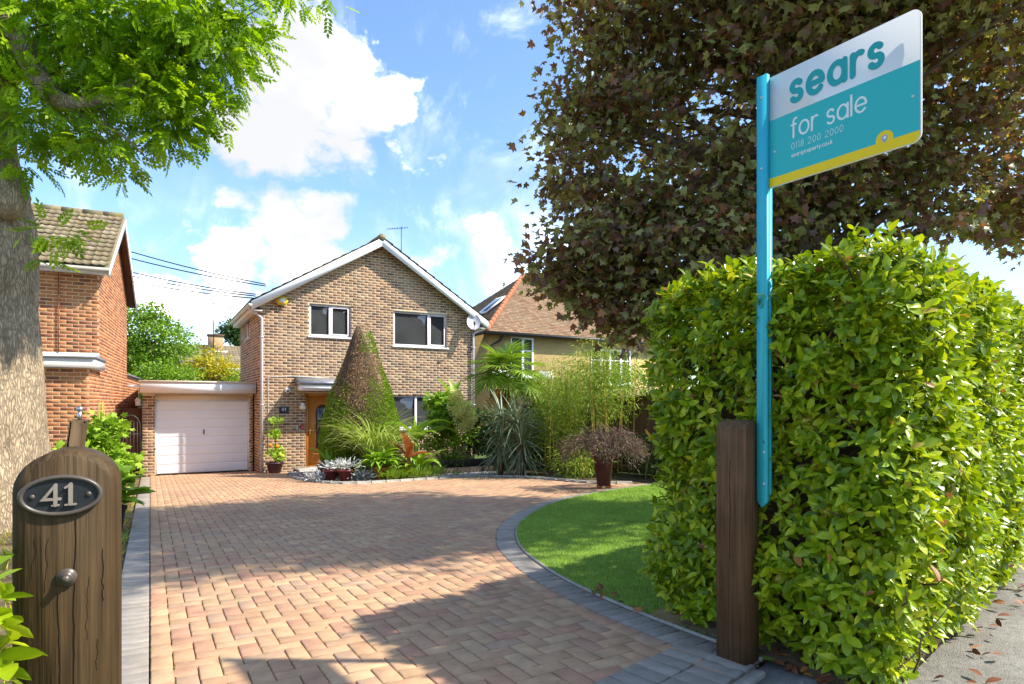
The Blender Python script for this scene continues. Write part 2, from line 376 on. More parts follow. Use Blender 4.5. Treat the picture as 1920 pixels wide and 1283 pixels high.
M['sleeper'] = material('sleeper', [(.055, .045, .038)], .85, .2, .3, 8, .5, 30)
M['slate'] = material('slate_chip', [(.26, .25, .25), (.34, .33, .33), (.20, .195, .2), (.42, .40, .38)], .85, .2, .2, 20, const=True)
M['terracotta'] = material('terracotta', [(.45, .145, .05)], .8, .2, .2, 14)
M['pot_red'] = material('red_glazed_pot', [(.17, .028, .03)], .35, .5, .2, 8)
M['pot_dark'] = material('plum_pot', [(.085, .035, .045)], .4, .4, .2, 8)
M['pot_rust'] = material('rust_pot', [(.10, .036, .036)], .5, .35, .4, 9, .3, 40, dirt=(.13, .05, .03), dscale=6, damt=.6)
M['turq'] = material('turquoise_paint', [(.035, .46, .57)], .4, .35, .05, 5)
M['sign_turq'] = material('sign_turquoise', [(.03, .45, .46)], .42, .3)
M['sign_white'] = material('sign_white', [(.82, .79, .73)], .42, .3)
M['sign_yellow'] = material('sign_yellow', [(.86, .60, .0)], .42, .3)
M['sign_text'] = material('sign_teal_letter', [(.015, .34, .36)], .45, .3)
M['sign_pale'] = material('sign_pale_letter', [(.72, .80, .78)], .45, .3)
M['sign_pale2'] = material('sign_pale_number', [(.42, .70, .68)], .45, .3)
M['rivet'] = material('rivet', [(.6, .62, .62)], .4, .5)
M['iron'] = material('cast_plate', [(.075, .06, .048)], .38, .5, .2, 30)
M['plate_field'] = material('plate_field', [(.016, .019, .023)], .5, .35, .3, 40)
M['digit'] = material('plate_digit', [(.24, .20, .165)], .42, .5, .15, 40)

def wood_extra(N, L, col, pos, b):
    # brown stain over long vertical grain, with a few drying cracks
    mp = N.new('ShaderNodeVectorMath'); mp.operation = 'MULTIPLY'; mp.inputs[1].default_value = (1, 1, .035); L.new(pos, mp.inputs[0])
    n1 = N.new('ShaderNodeTexNoise'); n1.inputs['Scale'].default_value = 85; n1.inputs['Detail'].default_value = 5; L.new(mp.outputs[0], n1.inputs['Vector'])
    r1 = N.new('ShaderNodeMapRange'); r1.inputs['From Min'].default_value = .3; r1.inputs['From Max'].default_value = .7; r1.inputs['To Min'].default_value = .66; r1.inputs['To Max'].default_value = 1.3; L.new(n1.outputs[0], r1.inputs['Value'])
    mx = N.new('ShaderNodeVectorMath'); mx.operation = 'SCALE'; L.new(col, mx.inputs[0]); L.new(r1.outputs[0], mx.inputs['Scale'])
    bp = N.new('ShaderNodeBump'); bp.inputs['Strength'].default_value = .9; bp.inputs['Distance'].default_value = .006; L.new(n1.outputs[0], bp.inputs['Height']); L.new(bp.outputs[0], b.inputs['Normal'])
    return mx.outputs[0]
M['post'] = material('stained_post', [(.066, .039, .016)], .6, .2, .25, 5, extra=wood_extra)
M['post2'] = material('stained_post_red', [(.125, .07, .036)], .62, .2, .25, 5, extra=wood_extra)
M['bark_crack'] = material('post_crack', [(.012, .008, .006)], .9, .1)
def bark_extra(N, L, col, pos, b):
    mp = N.new('ShaderNodeVectorMath'); mp.operation = 'MULTIPLY'; mp.inputs[1].default_value = (1, 1, .22); L.new(pos, mp.inputs[0])
    v = N.new('ShaderNodeTexVoronoi'); v.feature = 'DISTANCE_TO_EDGE'; v.inputs['Scale'].default_value = 34; v.inputs['Randomness'].default_value = 1
    nz = N.new('ShaderNodeTexNoise'); nz.inputs['Scale'].default_value = 9; nz.inputs['Detail'].default_value = 6; L.new(mp.outputs[0], nz.inputs['Vector'])
    ad = N.new('ShaderNodeVectorMath'); ad.operation = 'MULTIPLY_ADD'; L.new(nz.outputs['Color'], ad.inputs[0]); ad.inputs[1].default_value = (.12, .12, .12); L.new(mp.outputs[0], ad.inputs[2])
    L.new(ad.outputs[0], v.inputs['Vector'])
    r = N.new('ShaderNodeMapRange'); r.inputs['From Max'].default_value = .22; r.inputs['To Min'].default_value = .55; r.inputs['To Max'].default_value = 1.08; L.new(v.outputs[0], r.inputs['Value'])
    mx = N.new('ShaderNodeVectorMath'); mx.operation = 'SCALE'; L.new(col, mx.inputs[0]); L.new(r.outputs[0], mx.inputs['Scale'])
    bp = N.new('ShaderNodeBump'); bp.inputs['Strength'].default_value = 1.0; bp.inputs['Distance'].default_value = .015; L.new(r.outputs[0], bp.inputs['Height']); L.new(bp.outputs[0], b.inputs['Normal'])
    return mx.outputs[0]
M['bark'] = material('ash_bark', [(.45, .345, .225)], .95, .1, .3, 12, dirt=(.30, .22, .14), dscale=1.6, damt=.5, extra=bark_extra)
M['bark_d'] = material('maple_bark', [(.15, .115, .085)], .95, .1, .4, 9, .8, 40)
M['twig'] = material('twig', [(.10, .07, .045)], .9, .1, .3, 20)
M['laurel'] = material('laurel_leaf', [(.20, .31, .010), (.28, .40, .012), (.38, .49, .015), (.14, .23, .009), (.46, .54, .018), (.24, .35, .011), (.32, .44, .013), (.17, .27, .010), (.40, .50, .016), (.12, .205, .009), (.34, .45, .014), (.26, .38, .012), (.52, .56, .022)], .30, .40, .18, 30, transl=.32, tcol=(1.2, 1.12, .4), const=True)
M['laurel_old'] = material('yellowed_laurel_leaf', [(.55, .32, .03), (.42, .18, .05), (.5, .4, .06), (.35, .14, .05)], .45, .4, .1, 30, transl=.2, const=True)
M['maple'] = material('maple_leaf', [(.25, .15, .10), (.36, .34, .12), (.19, .10, .085), (.42, .39, .15), (.24, .23, .085), (.31, .14, .09), (.22, .24, .08), (.46, .45, .19), (.22, .11, .095), (.27, .27, .09), (.45, .20, .07), (.17, .12, .085), (.44, .41, .10), (.28, .17, .11)], .32, .42, .15, 20, transl=.36, tcol=(1.4, 1.2, .5), const=True)
M['ash'] = material('ash_leaf', [(.18, .33, .010), (.23, .39, .012), (.29, .45, .014), (.15, .29, .010), (.34, .50, .018)], .42, .25, .1, 20, transl=.48, tcol=(1.35, 1.3, .3), const=True)
M['treegreen'] = material('garden_tree_leaf', [(.16, .30, .02), (.21, .37, .025), (.27, .43, .03), (.12, .24, .02)], .5, .35, .1, 5, transl=.35, tcol=(1.3, 1.25, .45), const=True)
M['treedark'] = material('dark_tree_leaf', [(.04, .09, .02), (.06, .12, .025), (.08, .15, .03)], .5, .3, .1, 5, transl=.25, const=True)
M['treeyellow'] = material('golden_shrub_leaf', [(.58, .47, .02), (.48, .43, .02), (.64, .50, .02), (.36, .38, .02)], .5, .35, .1, 5, transl=.35, tcol=(1.1, 1.1, .6), const=True)
M['yew'] = material('yew_leaf', [(.17, .29, .018), (.22, .36, .02), (.28, .42, .025), (.14, .24, .018)], .6, .3, .2, 6, transl=.25, tcol=(1.3, 1.25, .4), const=True)
M['yewdead'] = material('dead_yew_leaf', [(.52, .34, .20), (.44, .28, .165), (.57, .39, .24), (.37, .23, .135)], .8, .15, .2, 6, transl=.1, const=True)
M['yucca'] = material('yucca_leaf', [(.14, .205, .10), (.19, .26, .14), (.26, .33, .20), (.12, .175, .085)], .38, .5, .1, 8, transl=.12, const=True)
M['palm'] = material('palm_leaf', [(.22, .35, .03), (.28, .42, .035), (.17, .28, .03)], .4, .4, .1, 8, transl=.32, tcol=(1.2, 1.2, .45), const=True)
M['palm_old'] = material('old_palm_leaf', [(.50, .30, .05), (.42, .24, .06), (.36, .18, .06)], .6, .3, .1, 8, transl=.2, const=True)
M['palm_trunk'] = material('palm_fibre', [(.16, .10, .06)], .95, .1, .5, 12, 1, 40)
M['bamboo_leaf'] = material('bamboo_leaf', [(.30, .42, .05), (.23, .35, .04), (.38, .48, .07), (.18, .29, .03)], .5, .3, .1, 8, transl=.35, tcol=(1.2, 1.15, .5), const=True)
M['culm'] = material('bamboo_culm', [(.50, .36, .06), (.42, .33, .06), (.32, .30, .06)], .4, .4, .15, 8, const=True)
M['spider'] = material('variegated_grass', [(.46, .55, .10), (.36, .48, .06), (.58, .64, .22), (.30, .42, .04)], .45, .35, .1, 8, transl=.35, const=True)
M['hosta'] = material('hosta_leaf', [(.21, .38, .03), (.27, .44, .035), (.17, .31, .03), (.33, .50, .05)], .4, .4, .15, 10, transl=.3, tcol=(1.2, 1.2, .5), const=True)
M['canna'] = material('bronze_canna_leaf', [(.46, .13, .03), (.36, .10, .03)], .4, .4, .2, 10, transl=.35, const=True)
M['silver'] = material('silver_leaf', [(.62, .64, .62), (.72, .73, .72), (.52, .55, .52)], .8, .2, .1, 10, transl=.15, const=True)
M['flower_w'] = material('cream_flower', [(.86, .80, .28), (.78, .74, .20), (.88, .84, .40)], .7, .2, .1, 10, transl=.3, const=True)
M['acer'] = material('acer_leaf', [(.15, .085, .075), (.12, .085, .055), (.19, .11, .09), (.12, .12, .05), (.16, .10, .07)], .6, .3, .1, 10, transl=.25, const=True)
M['squash'] = material('squash_leaf', [(.30, .46, .035), (.36, .52, .05), (.24, .39, .03)], .5, .3, .15, 10, transl=.32, tcol=(1.2, 1.2, .5), const=True)
M['dead_leaf'] = material('dead_leaf', [(.28, .09, .03), (.20, .07, .03), (.35, .14, .045), (.15, .06, .03)], .7, .3, .2, 20, const=True)
M['marigold'] = material('marigold', [(.75, .22, .01)], .7, .2)
M['tomato'] = material('yellow_fruit', [(.62, .66, .06)], .35, .4)
M['coping'] = material('grey_coping', [(.16, .16, .16)], .8, .2, .2, 8)
M['hub'] = material('compost', [(.045, .03, .02)], .95, .1, .4, 30, .8, 60)

CAM = Vector((0, 0, 1.25))
def camproj(P):
    P = np.asarray(P, float); a = R(30.3)
    d = math.sin(a) * P[:, 0] + math.cos(a) * P[:, 1]; l = math.cos(a) * P[:, 0] - math.sin(a) * P[:, 1]
    return 960 + 1161 * l / np.maximum(d, .01), 757 - 1161 * (P[:, 2] - 1.25) / np.maximum(d, .01), d

# ================================================================== THE SETTING
def sheet(name, xs, ys, dz, mat, kind='structure', **k):
    V = [(x, y, gz(y) + dz) for y in ys for x in xs]; n = len(xs)
    F = [(j * n + i, j * n + i + 1, (j + 1) * n + i + 1, (j + 1) * n + i) for j in range(len(ys) - 1) for i in range(n - 1)]
    return link(name, np_mesh(name, V, F, [0] * len(F), mat), None, kind=kind, **k)
sheet('ground', [-900, -60, -6, 12, 60, 900], [-900, -40, 2.2, 8, 14, 19, 60, 1500], -.07, M['ground'], label='green and brown garden ground around the houses')
DIRA = R(12.4); E1 = Vector((math.cos(DIRA), math.sin(DIRA), 0)); E2 = Vector((-math.sin(DIRA), math.cos(DIRA), 0))
G0 = Vector((2.3, 1.92, 0))                       # a point of the gate line
def gl(a, b, z=0.0): p = G0 + E1 * a + E2 * b; return (p.x, p.y, z)
mb = MB(); mb.prism([gl(-40, -2.6, -.2), gl(40, -2.6, -.2), gl(40, -.005, -.2), gl(-40, -.005, -.2)], (0, 0, 0), (0, 0, .185)); 
mb.build('pavement', M['pavement'], kind='structure', label='gritty beige grey pavement outside the gateway')
mb = MB(); mb.add([gl(-60, -10, -.12), gl(60, -10, -.12), gl(60, -2.72, -.12), gl(-60, -2.72, -.12)], [(0, 1, 2, 3)]); mb.build('road', M['asphalt'], kind='structure', label='dark asphalt road in front of the gateway')
kb = empty('kerb', gl(0, -2.66, 0), kind='structure', label='grey kerb between pavement and road')
for i in range(-8, 9):
    m_ = MB(); m_.chbox(Matrix.Translation(gl(i * .915, -2.66, -.08)) @ Matrix.Rotation(DIRA, 4, 'Z'), (.905, .12, .22), .015); m_.build('kerb_stone', M['stone'], kb)

def catmull(P, n=12):
    P = [Vector(p) for p in P]; out = []
    for i in range(len(P) - 1):
        a, b, c, d = P[max(i - 1, 0)], P[i], P[i + 1], P[min(i + 2, len(P) - 1)]
        for k in range(n):
            t = k / n; out.append(.5 * ((2 * b) + (c - a) * t + (2 * a - 5 * b + 4 * c - d) * t * t + (3 * b - a - 3 * c + d) * t ** 3))
    out.append(P[-1]); return out
def resample(path, step):
    out = [path[0].copy()]; acc = 0; last = path[0].copy()
    for p in path[1:]:
        while (p - last).length + acc >= step:
            d = (p - last); t = (step - acc) / d.length; last = last + d * t; out.append(last.copy()); acc = 0
        acc += (p - last).length; last = p.copy()
    return out
G_EDGE = catmull([(2.35, 1.98, 0), (2.345, 2.5, 0), (2.36, 3.0, 0), (2.42, 3.6, 0), (2.55, 4.25, 0), (2.75, 4.9, 0), (3.0, 5.45, 0), (3.42, 6.15, 0), (3.98, 6.8, 0), (4.65, 7.42, 0), (5.4, 7.92, 0), (6.2, 8.28, 0), (7.0, 8.52, 0), (8.3, 8.8, 0)])
ge = np.array([(p.x, p.y) for p in G_EDGE])
# bed outline (drive side), from the door step round to the lawn border
BED = catmull([(3.25, 17.58, 0), (3.05, 16.6, 0), (2.92, 15.5, 0), (3.0, 14.2, 0), (3.25, 13.1, 0), (3.75, 12.62, 0), (4.6, 12.5, 0), (5.5, 12.55, 0), (6.15, 12.45, 0), (6.65, 11.95, 0), (7.05, 11.2, 0), (7.2, 10.3, 0), (7.35, 9.4, 0), (7.9, 8.88, 0)], 10)
bd = np.array([(p.x, p.y) for p in BED])
def in_poly(P, poly):
    x, y = P[:, 0], P[:, 1]; c = np.zeros(len(P), bool); n = len(poly)
    for i in range(n):
        x1, y1 = poly[i]; x2, y2 = poly[(i + 1) % n]
        c ^= ((y1 > y) != (y2 > y)) & (x < (x2 - x1) * (y - y1) / (y2 - y1 + 1e-12) + x1)
    return c
drive_poly = np.array([(0.0, 1.42)] + [tuple(p) for p in ge] + [tuple(p) for p in bd[::-1]] + [(2.6, 17.58), (2.6, 18.75), (0.0, 18.75)])

LE = [p + Vector(((q := (G_EDGE[min(i + 1, len(G_EDGE) - 1)] - G_EDGE[max(i - 1, 0)]).normalized()).y, -q.x, 0)) * .208 for i, p in enumerate(G_EDGE)]
dbase = [(-.205, 1.47)] + [(p.x, p.y) for p in LE] + [tuple(p) for p in bd[::-1]] + [(2.6, 17.58), (2.6, 18.8), (-.205, 18.8)]
drive = link('driveway', np_mesh('driveway', [(x, y, gz(y) - .009) for x, y in dbase], [tuple(range(len(dbase)))], [0], M['sand']), None, kind='structure', label='brindle block paved driveway laid in herringbone')
pv = []     # x, y, angle, length, width, type, dz
w = .1018
ni, nj = int(8.2 / w), int(17.4 / w)
for i in range(-2, ni):
    for j in range(-2, nj):
        k = (i - j) % 4
        if k == 0: pv.append((.10 + (i + 1) * w, 1.4 + (j + .5) * w, 0.0, 2 * w, w, 0, 0.0))
        elif k == 2: pv.append((.10 + (i + .5) * w, 1.4 + j * w, math.pi / 2, 2 * w, w, 0, 0.0))
P = np.array([(p[0], p[1]) for p in pv])
keep = in_poly(P, drive_poly) & (P[:, 0] > .05)
gline_y = 1.92 + math.tan(DIRA) * (P[:, 0] - 2.3)
keep &= P[:, 1] > gline_y + .33
pv = [p for p, kq in zip(pv, keep) if kq]
yy = 1.85
while yy < 18.7:
    pv.append((.05, yy + .1, math.pi / 2, .2036, .1, 0, .004)); yy += .2036
yy = 1.55
while yy < 18.3:
    pv.append((-.103, yy + .05, 0.0, .2, .1018, 1, .004)); yy += .1018
def along(path, step, off, L_, W_, typ, tang, dz):
    pts = resample(path, step)
    for a, b in zip(pts[:-1], pts[1:]):
        d = (b - a).normalized(); nr = Vector((d.y, -d.x, 0)); c = (a + b) / 2 + nr * off
        ang = math.atan2(d.y, d.x) if tang else math.atan2(nr.y, nr.x)
        pv.append((c.x, c.y, ang, L_, W_, typ, dz))
along(G_EDGE, .1035, .1, .2, .1018, 1, False, .005)
along(G_EDGE, .2036, -.052, .2036, .1, 0, True, .004)
for r_, n_ in ((.06, 22), (.265, 22)):
    pass
a0 = -2.35
while a0 < .12:
    for row in (0, 1):
        c = gl(a0 + .05, .1 + row * .205); pv.append((c[0], c[1], DIRA + math.pi / 2, .2, .1, 1, .006))
    a0 += .1018
def paver_tpl(Lx, Wy, ch=.006, gap=.0058, h=.03):
    a, b = Lx / 2 - gap / 2, Wy / 2 - gap / 2; c, d = a - ch, b - ch
    V = [(-a, -b, -h), (a, -b, -h), (a, b, -h), (-a, b, -h), (-a, -b, -.004), (a, -b, -.004), (a, b, -.004), (-a, b, -.004), (-c, -d, 0), (c, -d, 0), (c, d, 0), (-c, d, 0)]
    F = [(8, 9, 10, 11)] + [(i, (i + 1) % 4, 4 + (i + 1) % 4, 4 + i) for i in range(4)] + [(4 + i, 4 + (i + 1) % 4, 8 + (i + 1) % 4, 8 + i) for i in range(4)]
    return np.array(V), np.array(F)
TP = paver_tpl(.2036, .1018); TPG = paver_tpl(.2, .1018)
pc = np.array([(p[0], p[1], gz(p[1])) for p in pv]); pu, pvv, pd_ = camproj(pc)
vis = (pu > -10) & (pu < 1930) & (pvv < 1300) & (pd_ > .5)
order = [i for i in np.argsort(pd_) if vis[i]]
# paver faces hidden behind the near posts or the hedge are not picked
order = [i for i in order if not (pu[i] < 225) and not (1340 < pu[i] and pvv[i] < 1225)]
near = set([i for i in order if pv[i][5] == 0][:300] + [i for i in order if pv[i][5] == 1][:150])
me_t = np_mesh('paver', TP[0], TP[1], [0] * len(TP[1]), M['paver']); me_g = np_mesh('grey_paver', TPG[0], TPG[1], [0] * len(TPG[1]), M['paver_grey'])
bat = {0: ([], [], []), 1: ([], [], [])}
for i, (x, y, an, L_, W_, ty, dz) in enumerate(pv):
    sl = math.atan(-.0386) if y > 2.2 else 0.0
    z = gz(y) + dz + random.uniform(-.0012, .0016)
    Mx = Matrix.Translation((x, y, z)) @ Matrix.Rotation(sl, 4, 'X') @ Matrix.Rotation(random.uniform(-.006, .006), 4, 'Y') @ Matrix.Rotation(an + random.uniform(-.006, .006), 4, 'Z')
    if i in near:
        o = bpy.data.objects.new('paver' if ty == 0 else 'grey_paver', me_t if ty == 0 else me_g); COL.objects.link(o); o.parent = drive; o.matrix_local = Mx
    else:
        A = np.array(Mx); T = TP[0] if ty == 0 else TPG[0]
        b = bat[ty]; b[0].append(T @ A[:3, :3].T + A[:3, 3]); b[2].extend([random.random()] * 9)
for ty, nm, mt in ((0, 'paver_field', 'paver'), (1, 'paver_border', 'paver_grey')):
    b = bat[ty]; n = len(b[0]); V = np.concatenate(b[0]); F = (TP[1][None] + (np.arange(n) * 12)[:, None, None]).reshape(-1, 4)
    link(nm, np_mesh(nm, V, F, b[2], M[mt]), drive, kind='stuff')
# weeds and moss in the joints near the left edge
P = np.column_stack([rng.choice([.102, .104, .31, .51, .005], 300) + rng.normal(0, .006, 300), rng.uniform(3.2, 9, 300), np.zeros(300)]); P[:, 2] = gza(P[:, 1]) - .002
foliage('joint_moss', T_SMALL, P, rng.normal(0, 1, (300, 3)) * (1, 1, .3) + (0, 0, .5), rng.normal(0, 1, (300, 3)), rng.uniform(.008, .016, 300), rng.random(300), M['ash'], None, label='tiny weeds and moss in the paving joints', kind='stuff')
# edging stone along the gate line
es = empty('edging_stone', gl(0, -.06, 0), kind='structure', label='pale edging stone between paving and pavement')
for k in range(-3, 1):
    m_ = MB(); m_.chbox(Matrix.Translation(gl(k * .61 - .15 + .0, -.045, -.055)) @ Matrix.Rotation(DIRA, 4, 'Z'), (.6, .055, .13), .006); m_.build('stone', M['stone'], es)

# lawn
lawn_poly = np.array([(p.x, p.y) for p in LE] + [(9.25, 8.9), (9.25, 3.2), (2.62, 1.9)])
V = [(x, y, gz(y) + .012) for x, y in lawn_poly]
lawn = link('lawn', np_mesh('lawn', V, [tuple(range(len(V)))], [0], M['turf']), None, kind='structure', label='short bright green lawn behind the curved border')
n = 150000
P = np.column_stack([rng.uniform(2.5, 8.6, n), rng.uniform(2.3, 9, n), np.zeros(n)])
P = P[in_poly(P, lawn_poly)]; u_, v_, d_ = camproj(P + (0, 0, 0)); P = P[(u_ < 1330)]; P[:, 2] = gza(P[:, 1]) + .010
n = len(P); T_BLADE = (np.array([(-.06, 0, 0), (.06, 0, 0), (.045, .55, .03), (0, 1, .12), (-.045, .55, .03)], float), np.array([(0, 1, 2, 3, 4)]))
foliage('lawn_grass', T_BLADE, P, rng.normal(0, .45, (n, 3)) * (1, 1, 0) + (0, 0, 1), rng.normal(0, 1, (n, 3)) * (1, 1, .2), rng.uniform(.018, .036, n), rng.random(n), M['grass'], None, label='dense short grass blades of the lawn', kind='stuff')
# thin mortar bead between border and lawn
bead = [p + (p - q) * .03 for p, q in zip(LE, G_EDGE)]
mb = MB(); mb.tube([(p.x, p.y, gz(p.y) + .006) for p in bead], .013, 6); mb.build('mortar_bead', M['stone'], drive)

# planting bed in front of the house
bed_poly = [(p.x, p.y) for p in BED] + [(9.3, 9.1), (9.3, 17.62), (3.25, 17.62)]
V = [(x, y, gz(y) + .012) for x, y in bed_poly] + [(x, y, gz(y) - .06) for x, y in bed_poly]; n = len(bed_poly)
bed = link('flower_bed', np_mesh('flower_bed', V, [tuple(range(n))] + [(i, n + i, n + (i + 1) % n, (i + 1) % n) for i in range(n)], [0] * (n + 1), M['soil']), None, kind='structure', label='dark planting bed in front of the brick house')
bs = resample(BED[18:], .3); be = empty('bed_edging', (bs[0].x, bs[0].y, 0), label='low stone edging curving round the planting bed', cat='edging')
for a, b in zip(bs[:-1], bs[1:]):
    d = b - a; c = (a + b) / 2; m_ = MB(); m_.chbox(Matrix.Translation((c.x, c.y, gz(c.y) + .012)) @ Matrix.Rotation(math.atan2(d.y, d.x), 4, 'Z'), (.292, .06, .075), .008); m_.build('edging_block', M['stone'], be)
# slate chippings round the step and along the bed
def chips(name, P, mat, smin, smax, label):
    n = len(P); T = (np.array([(-.5, -.35, 0), (.5, -.3, 0), (.45, .4, 0), (-.4, .35, 0), (0, 0, .35)], float), np.array([(0, 1, 4), (1, 2, 4), (2, 3, 4), (3, 0, 4)]))
    a = rng.uniform(0, 6.28, n)
    return foliage(name, T, P, np.column_stack([np.cos(a), np.sin(a), rng.normal(0, .15, n)]), np.column_stack([rng.normal(0, .15, n), rng.normal(0, .15, n), np.ones(n)]), rng.uniform(smin, smax, n), rng.random(n), mat, None, label=label, kind='stuff')
P = np.column_stack([rng.uniform(2.9, 4.6, 2600), rng.uniform(12.5, 17.4, 2600)]); P = P[in_poly(P, np.array(bed_poly))]
P2 = np.column_stack([rng.uniform(5.0, 7.3, 2600), rng.uniform(11.4, 13.6, 2600)]); P2 = P2[in_poly(P2, np.array(bed_poly))]
P = np.concatenate([P, P2]); chips('slate_chippings', np.column_stack([P, gza(P[:, 1]) + .012]), M['slate'], .02, .05, 'grey slate chippings spread over the planting bed')
# left verge between paving and the neighbour
mb = MB(); mb.add([(x, y, gz(y) - .035) for y in (1.2, 2.2, 8, 14, 19) for x in (-9, -.205)], [(2 * j, 2 * j + 1, 2 * j + 3, 2 * j + 2) for j in range(4)]); mb.build('verge', M['soil'], kind='structure', label='bare dry soil verge beside the driveway')
n = 5200; P = np.column_stack([-.22 - np.abs(rng.normal(0, 1.6, n)), rng.uniform(2.5, 14, n), np.zeros(n)]); P[:, 2] = gza(P[:, 1]) - .035
foliage('verge_grass', T_BLADE, P, rng.normal(0, .7, (n, 3)) * (1, 1, 0) + (0, 0, 1), rng.normal(0, 1, (n, 3)), rng.uniform(.03, .09, n), rng.random(n), M['treeyellow'], None, label='sparse dry yellowed grass on the verge', kind='stuff')
P = np.column_stack([rng.uniform(-1.6, -.22, 900), rng.uniform(3, 14, 900)]); chips('verge_gravel', np.column_stack([P, gza(P[:, 1]) - .035]), M['slate'], .012, .03, 'small pale stones scattered over the verge')

# ================================================================== BUILDINGS
BRW, BRH, JT = .210, .060, .0155
def brick_me(mat): 
    a, b, t = BRW / 2, BRH / 2, .003; c = .0015
    V = [(-a, 0, -b), (a, 0, -b), (a, 0, b), (-a, 0, b), (-a + c, -t, -b + c), (a - c, -t, -b + c), (a - c, -t, b - c), (-a + c, -t, b - c)]
    F = [(4, 5, 6, 7), (0, 1, 5, 4), (1, 2, 6, 5), (2, 3, 7, 6), (3, 0, 4, 7)]
    return np.array(V, float), np.array(F)
def brick_wall(parent, P0, ex, width, zb, zt, openings, bmat, mmat, n_ind=0, gable=None, reveal=.11, skip=None):
    """wall from P0 along ex (outward = ex x z); openings (s0,s1,z0,z1); gable=(s_ridge,z_ridge)"""
    ex = Vector(ex).normalized(); out = Vector((ex.y, -ex.x, 0)); P0 = Vector((P0[0], P0[1], 0))
    W_ = lambda s, z, n=0.0: tuple(P0 + ex * s + out * n + Vector((0, 0, z)))
    mb = MB()
    ss = sorted({0, width, *[o[0] for o in openings], *[o[1] for o in openings]}); zs = sorted({zb, zt, *[o[2] for o in openings], *[o[3] for o in openings]})
    for i in range(len(ss) - 1):
        for j in range(len(zs) - 1):
            cs, cz = (ss[i] + ss[i + 1]) / 2, (zs[j] + zs[j + 1]) / 2
            if any(o[0] < cs < o[1] and o[2] < cz < o[3] for o in openings): continue
            mb.add([W_(ss[i], zs[j]), W_(ss[i + 1], zs[j]), W_(ss[i + 1], zs[j + 1]), W_(ss[i], zs[j + 1])], [(0, 1, 2, 3)])
    if gable: mb.add([W_(0, zt), W_(width, zt), W_(gable[0], gable[1])], [(0, 1, 2)])
    for (a, b, c, d) in openings:
        mb.add([W_(a, c), W_(b, c), W_(b, d), W_(a, d), W_(a, c, -reveal), W_(b, c, -reveal), W_(b, d, -reveal), W_(a, d, -reveal)], [(0, 1, 5, 4), (1, 2, 6, 5), (2, 3, 7, 6), (3, 0, 4, 7)])
    wall = mb.build('wall', mmat, parent)
    bricks = []
    z = zb; row = 0; top = gable[1] if gable else zt
    while z + BRH <= top - .01:
        lo, hi = 0.0, width
        if gable and z + BRH > zt:
            t = (z + BRH - zt) / (gable[1] - zt); lo = gable[0] * t; hi = width - (width - gable[0]) * t
        s = -.1125 * (row % 2)
        while s < hi:
            segs = [(max(s, lo), min(s + BRW, hi))]
            for (a, b, c, d) in openings:
                if z + BRH > c + .012 and z < d - .012:
                    ns = []
                    for (p, q) in segs:
                        if q <= a or p >= b: ns.append((p, q))
                        else:
                            if p < a: ns.append((p, a))
                            if q > b: ns.append((b, q))
                    segs = ns
            for (p, q) in segs:
                if q - p > .03: bricks.append(((p + q) / 2, z + BRH / 2, q - p))
            s += BRW + JT
        z += BRH + JT; row += 1
    C = np.array([W_(b[0], b[1], 0) for b in bricks]); u, v, d = camproj(C)
    ok = (u > 0) & (u < 1920) & (np.array([b[2] for b in bricks]) > .21)
    if skip is not None: ok &= ~skip(u, v)
    ind = set([i for i in np.argsort(d) if ok[i]][:n_ind])
    tV, tF = brick_me(bmat); me = np_mesh('brick', tV, tF, [0] * len(tF), bmat) if n_ind else None
    ang = math.atan2(ex.y, ex.x); Mi = ORG[wall.name].inverted()
    keep = [i for i in range(len(bricks)) if i not in ind]
    for i in ind:
        o = bpy.data.objects.new('brick', me); COL.objects.link(o); o.parent = wall
        o.matrix_local = Mi @ Matrix.Translation(W_(bricks[i][0], bricks[i][1])) @ Matrix.Rotation(ang, 4, 'Z')
    n = len(keep); sc = np.array([bricks[i][2] / BRW for i in keep]); jit = rng.uniform(-.0015, .002, n)
    Rz = np.array(Matrix.Rotation(ang, 3, 'Z')); L_ = tV[None] * np.stack([sc, np.ones(n), np.ones(n)], 1)[:, None]
    L_[:, 4:, 1] -= jit[:, None]
    V = L_ @ Rz.T + C[keep][:, None]
    link('brickwork', np_mesh('brickwork', to_local(V.reshape(-1, 3), wall), (tF[None] + (np.arange(n) * 8)[:, None, None]).reshape(-1, 4), np.repeat(rng.random(n), 5), bmat), wall, kind='stuff')
    return wall
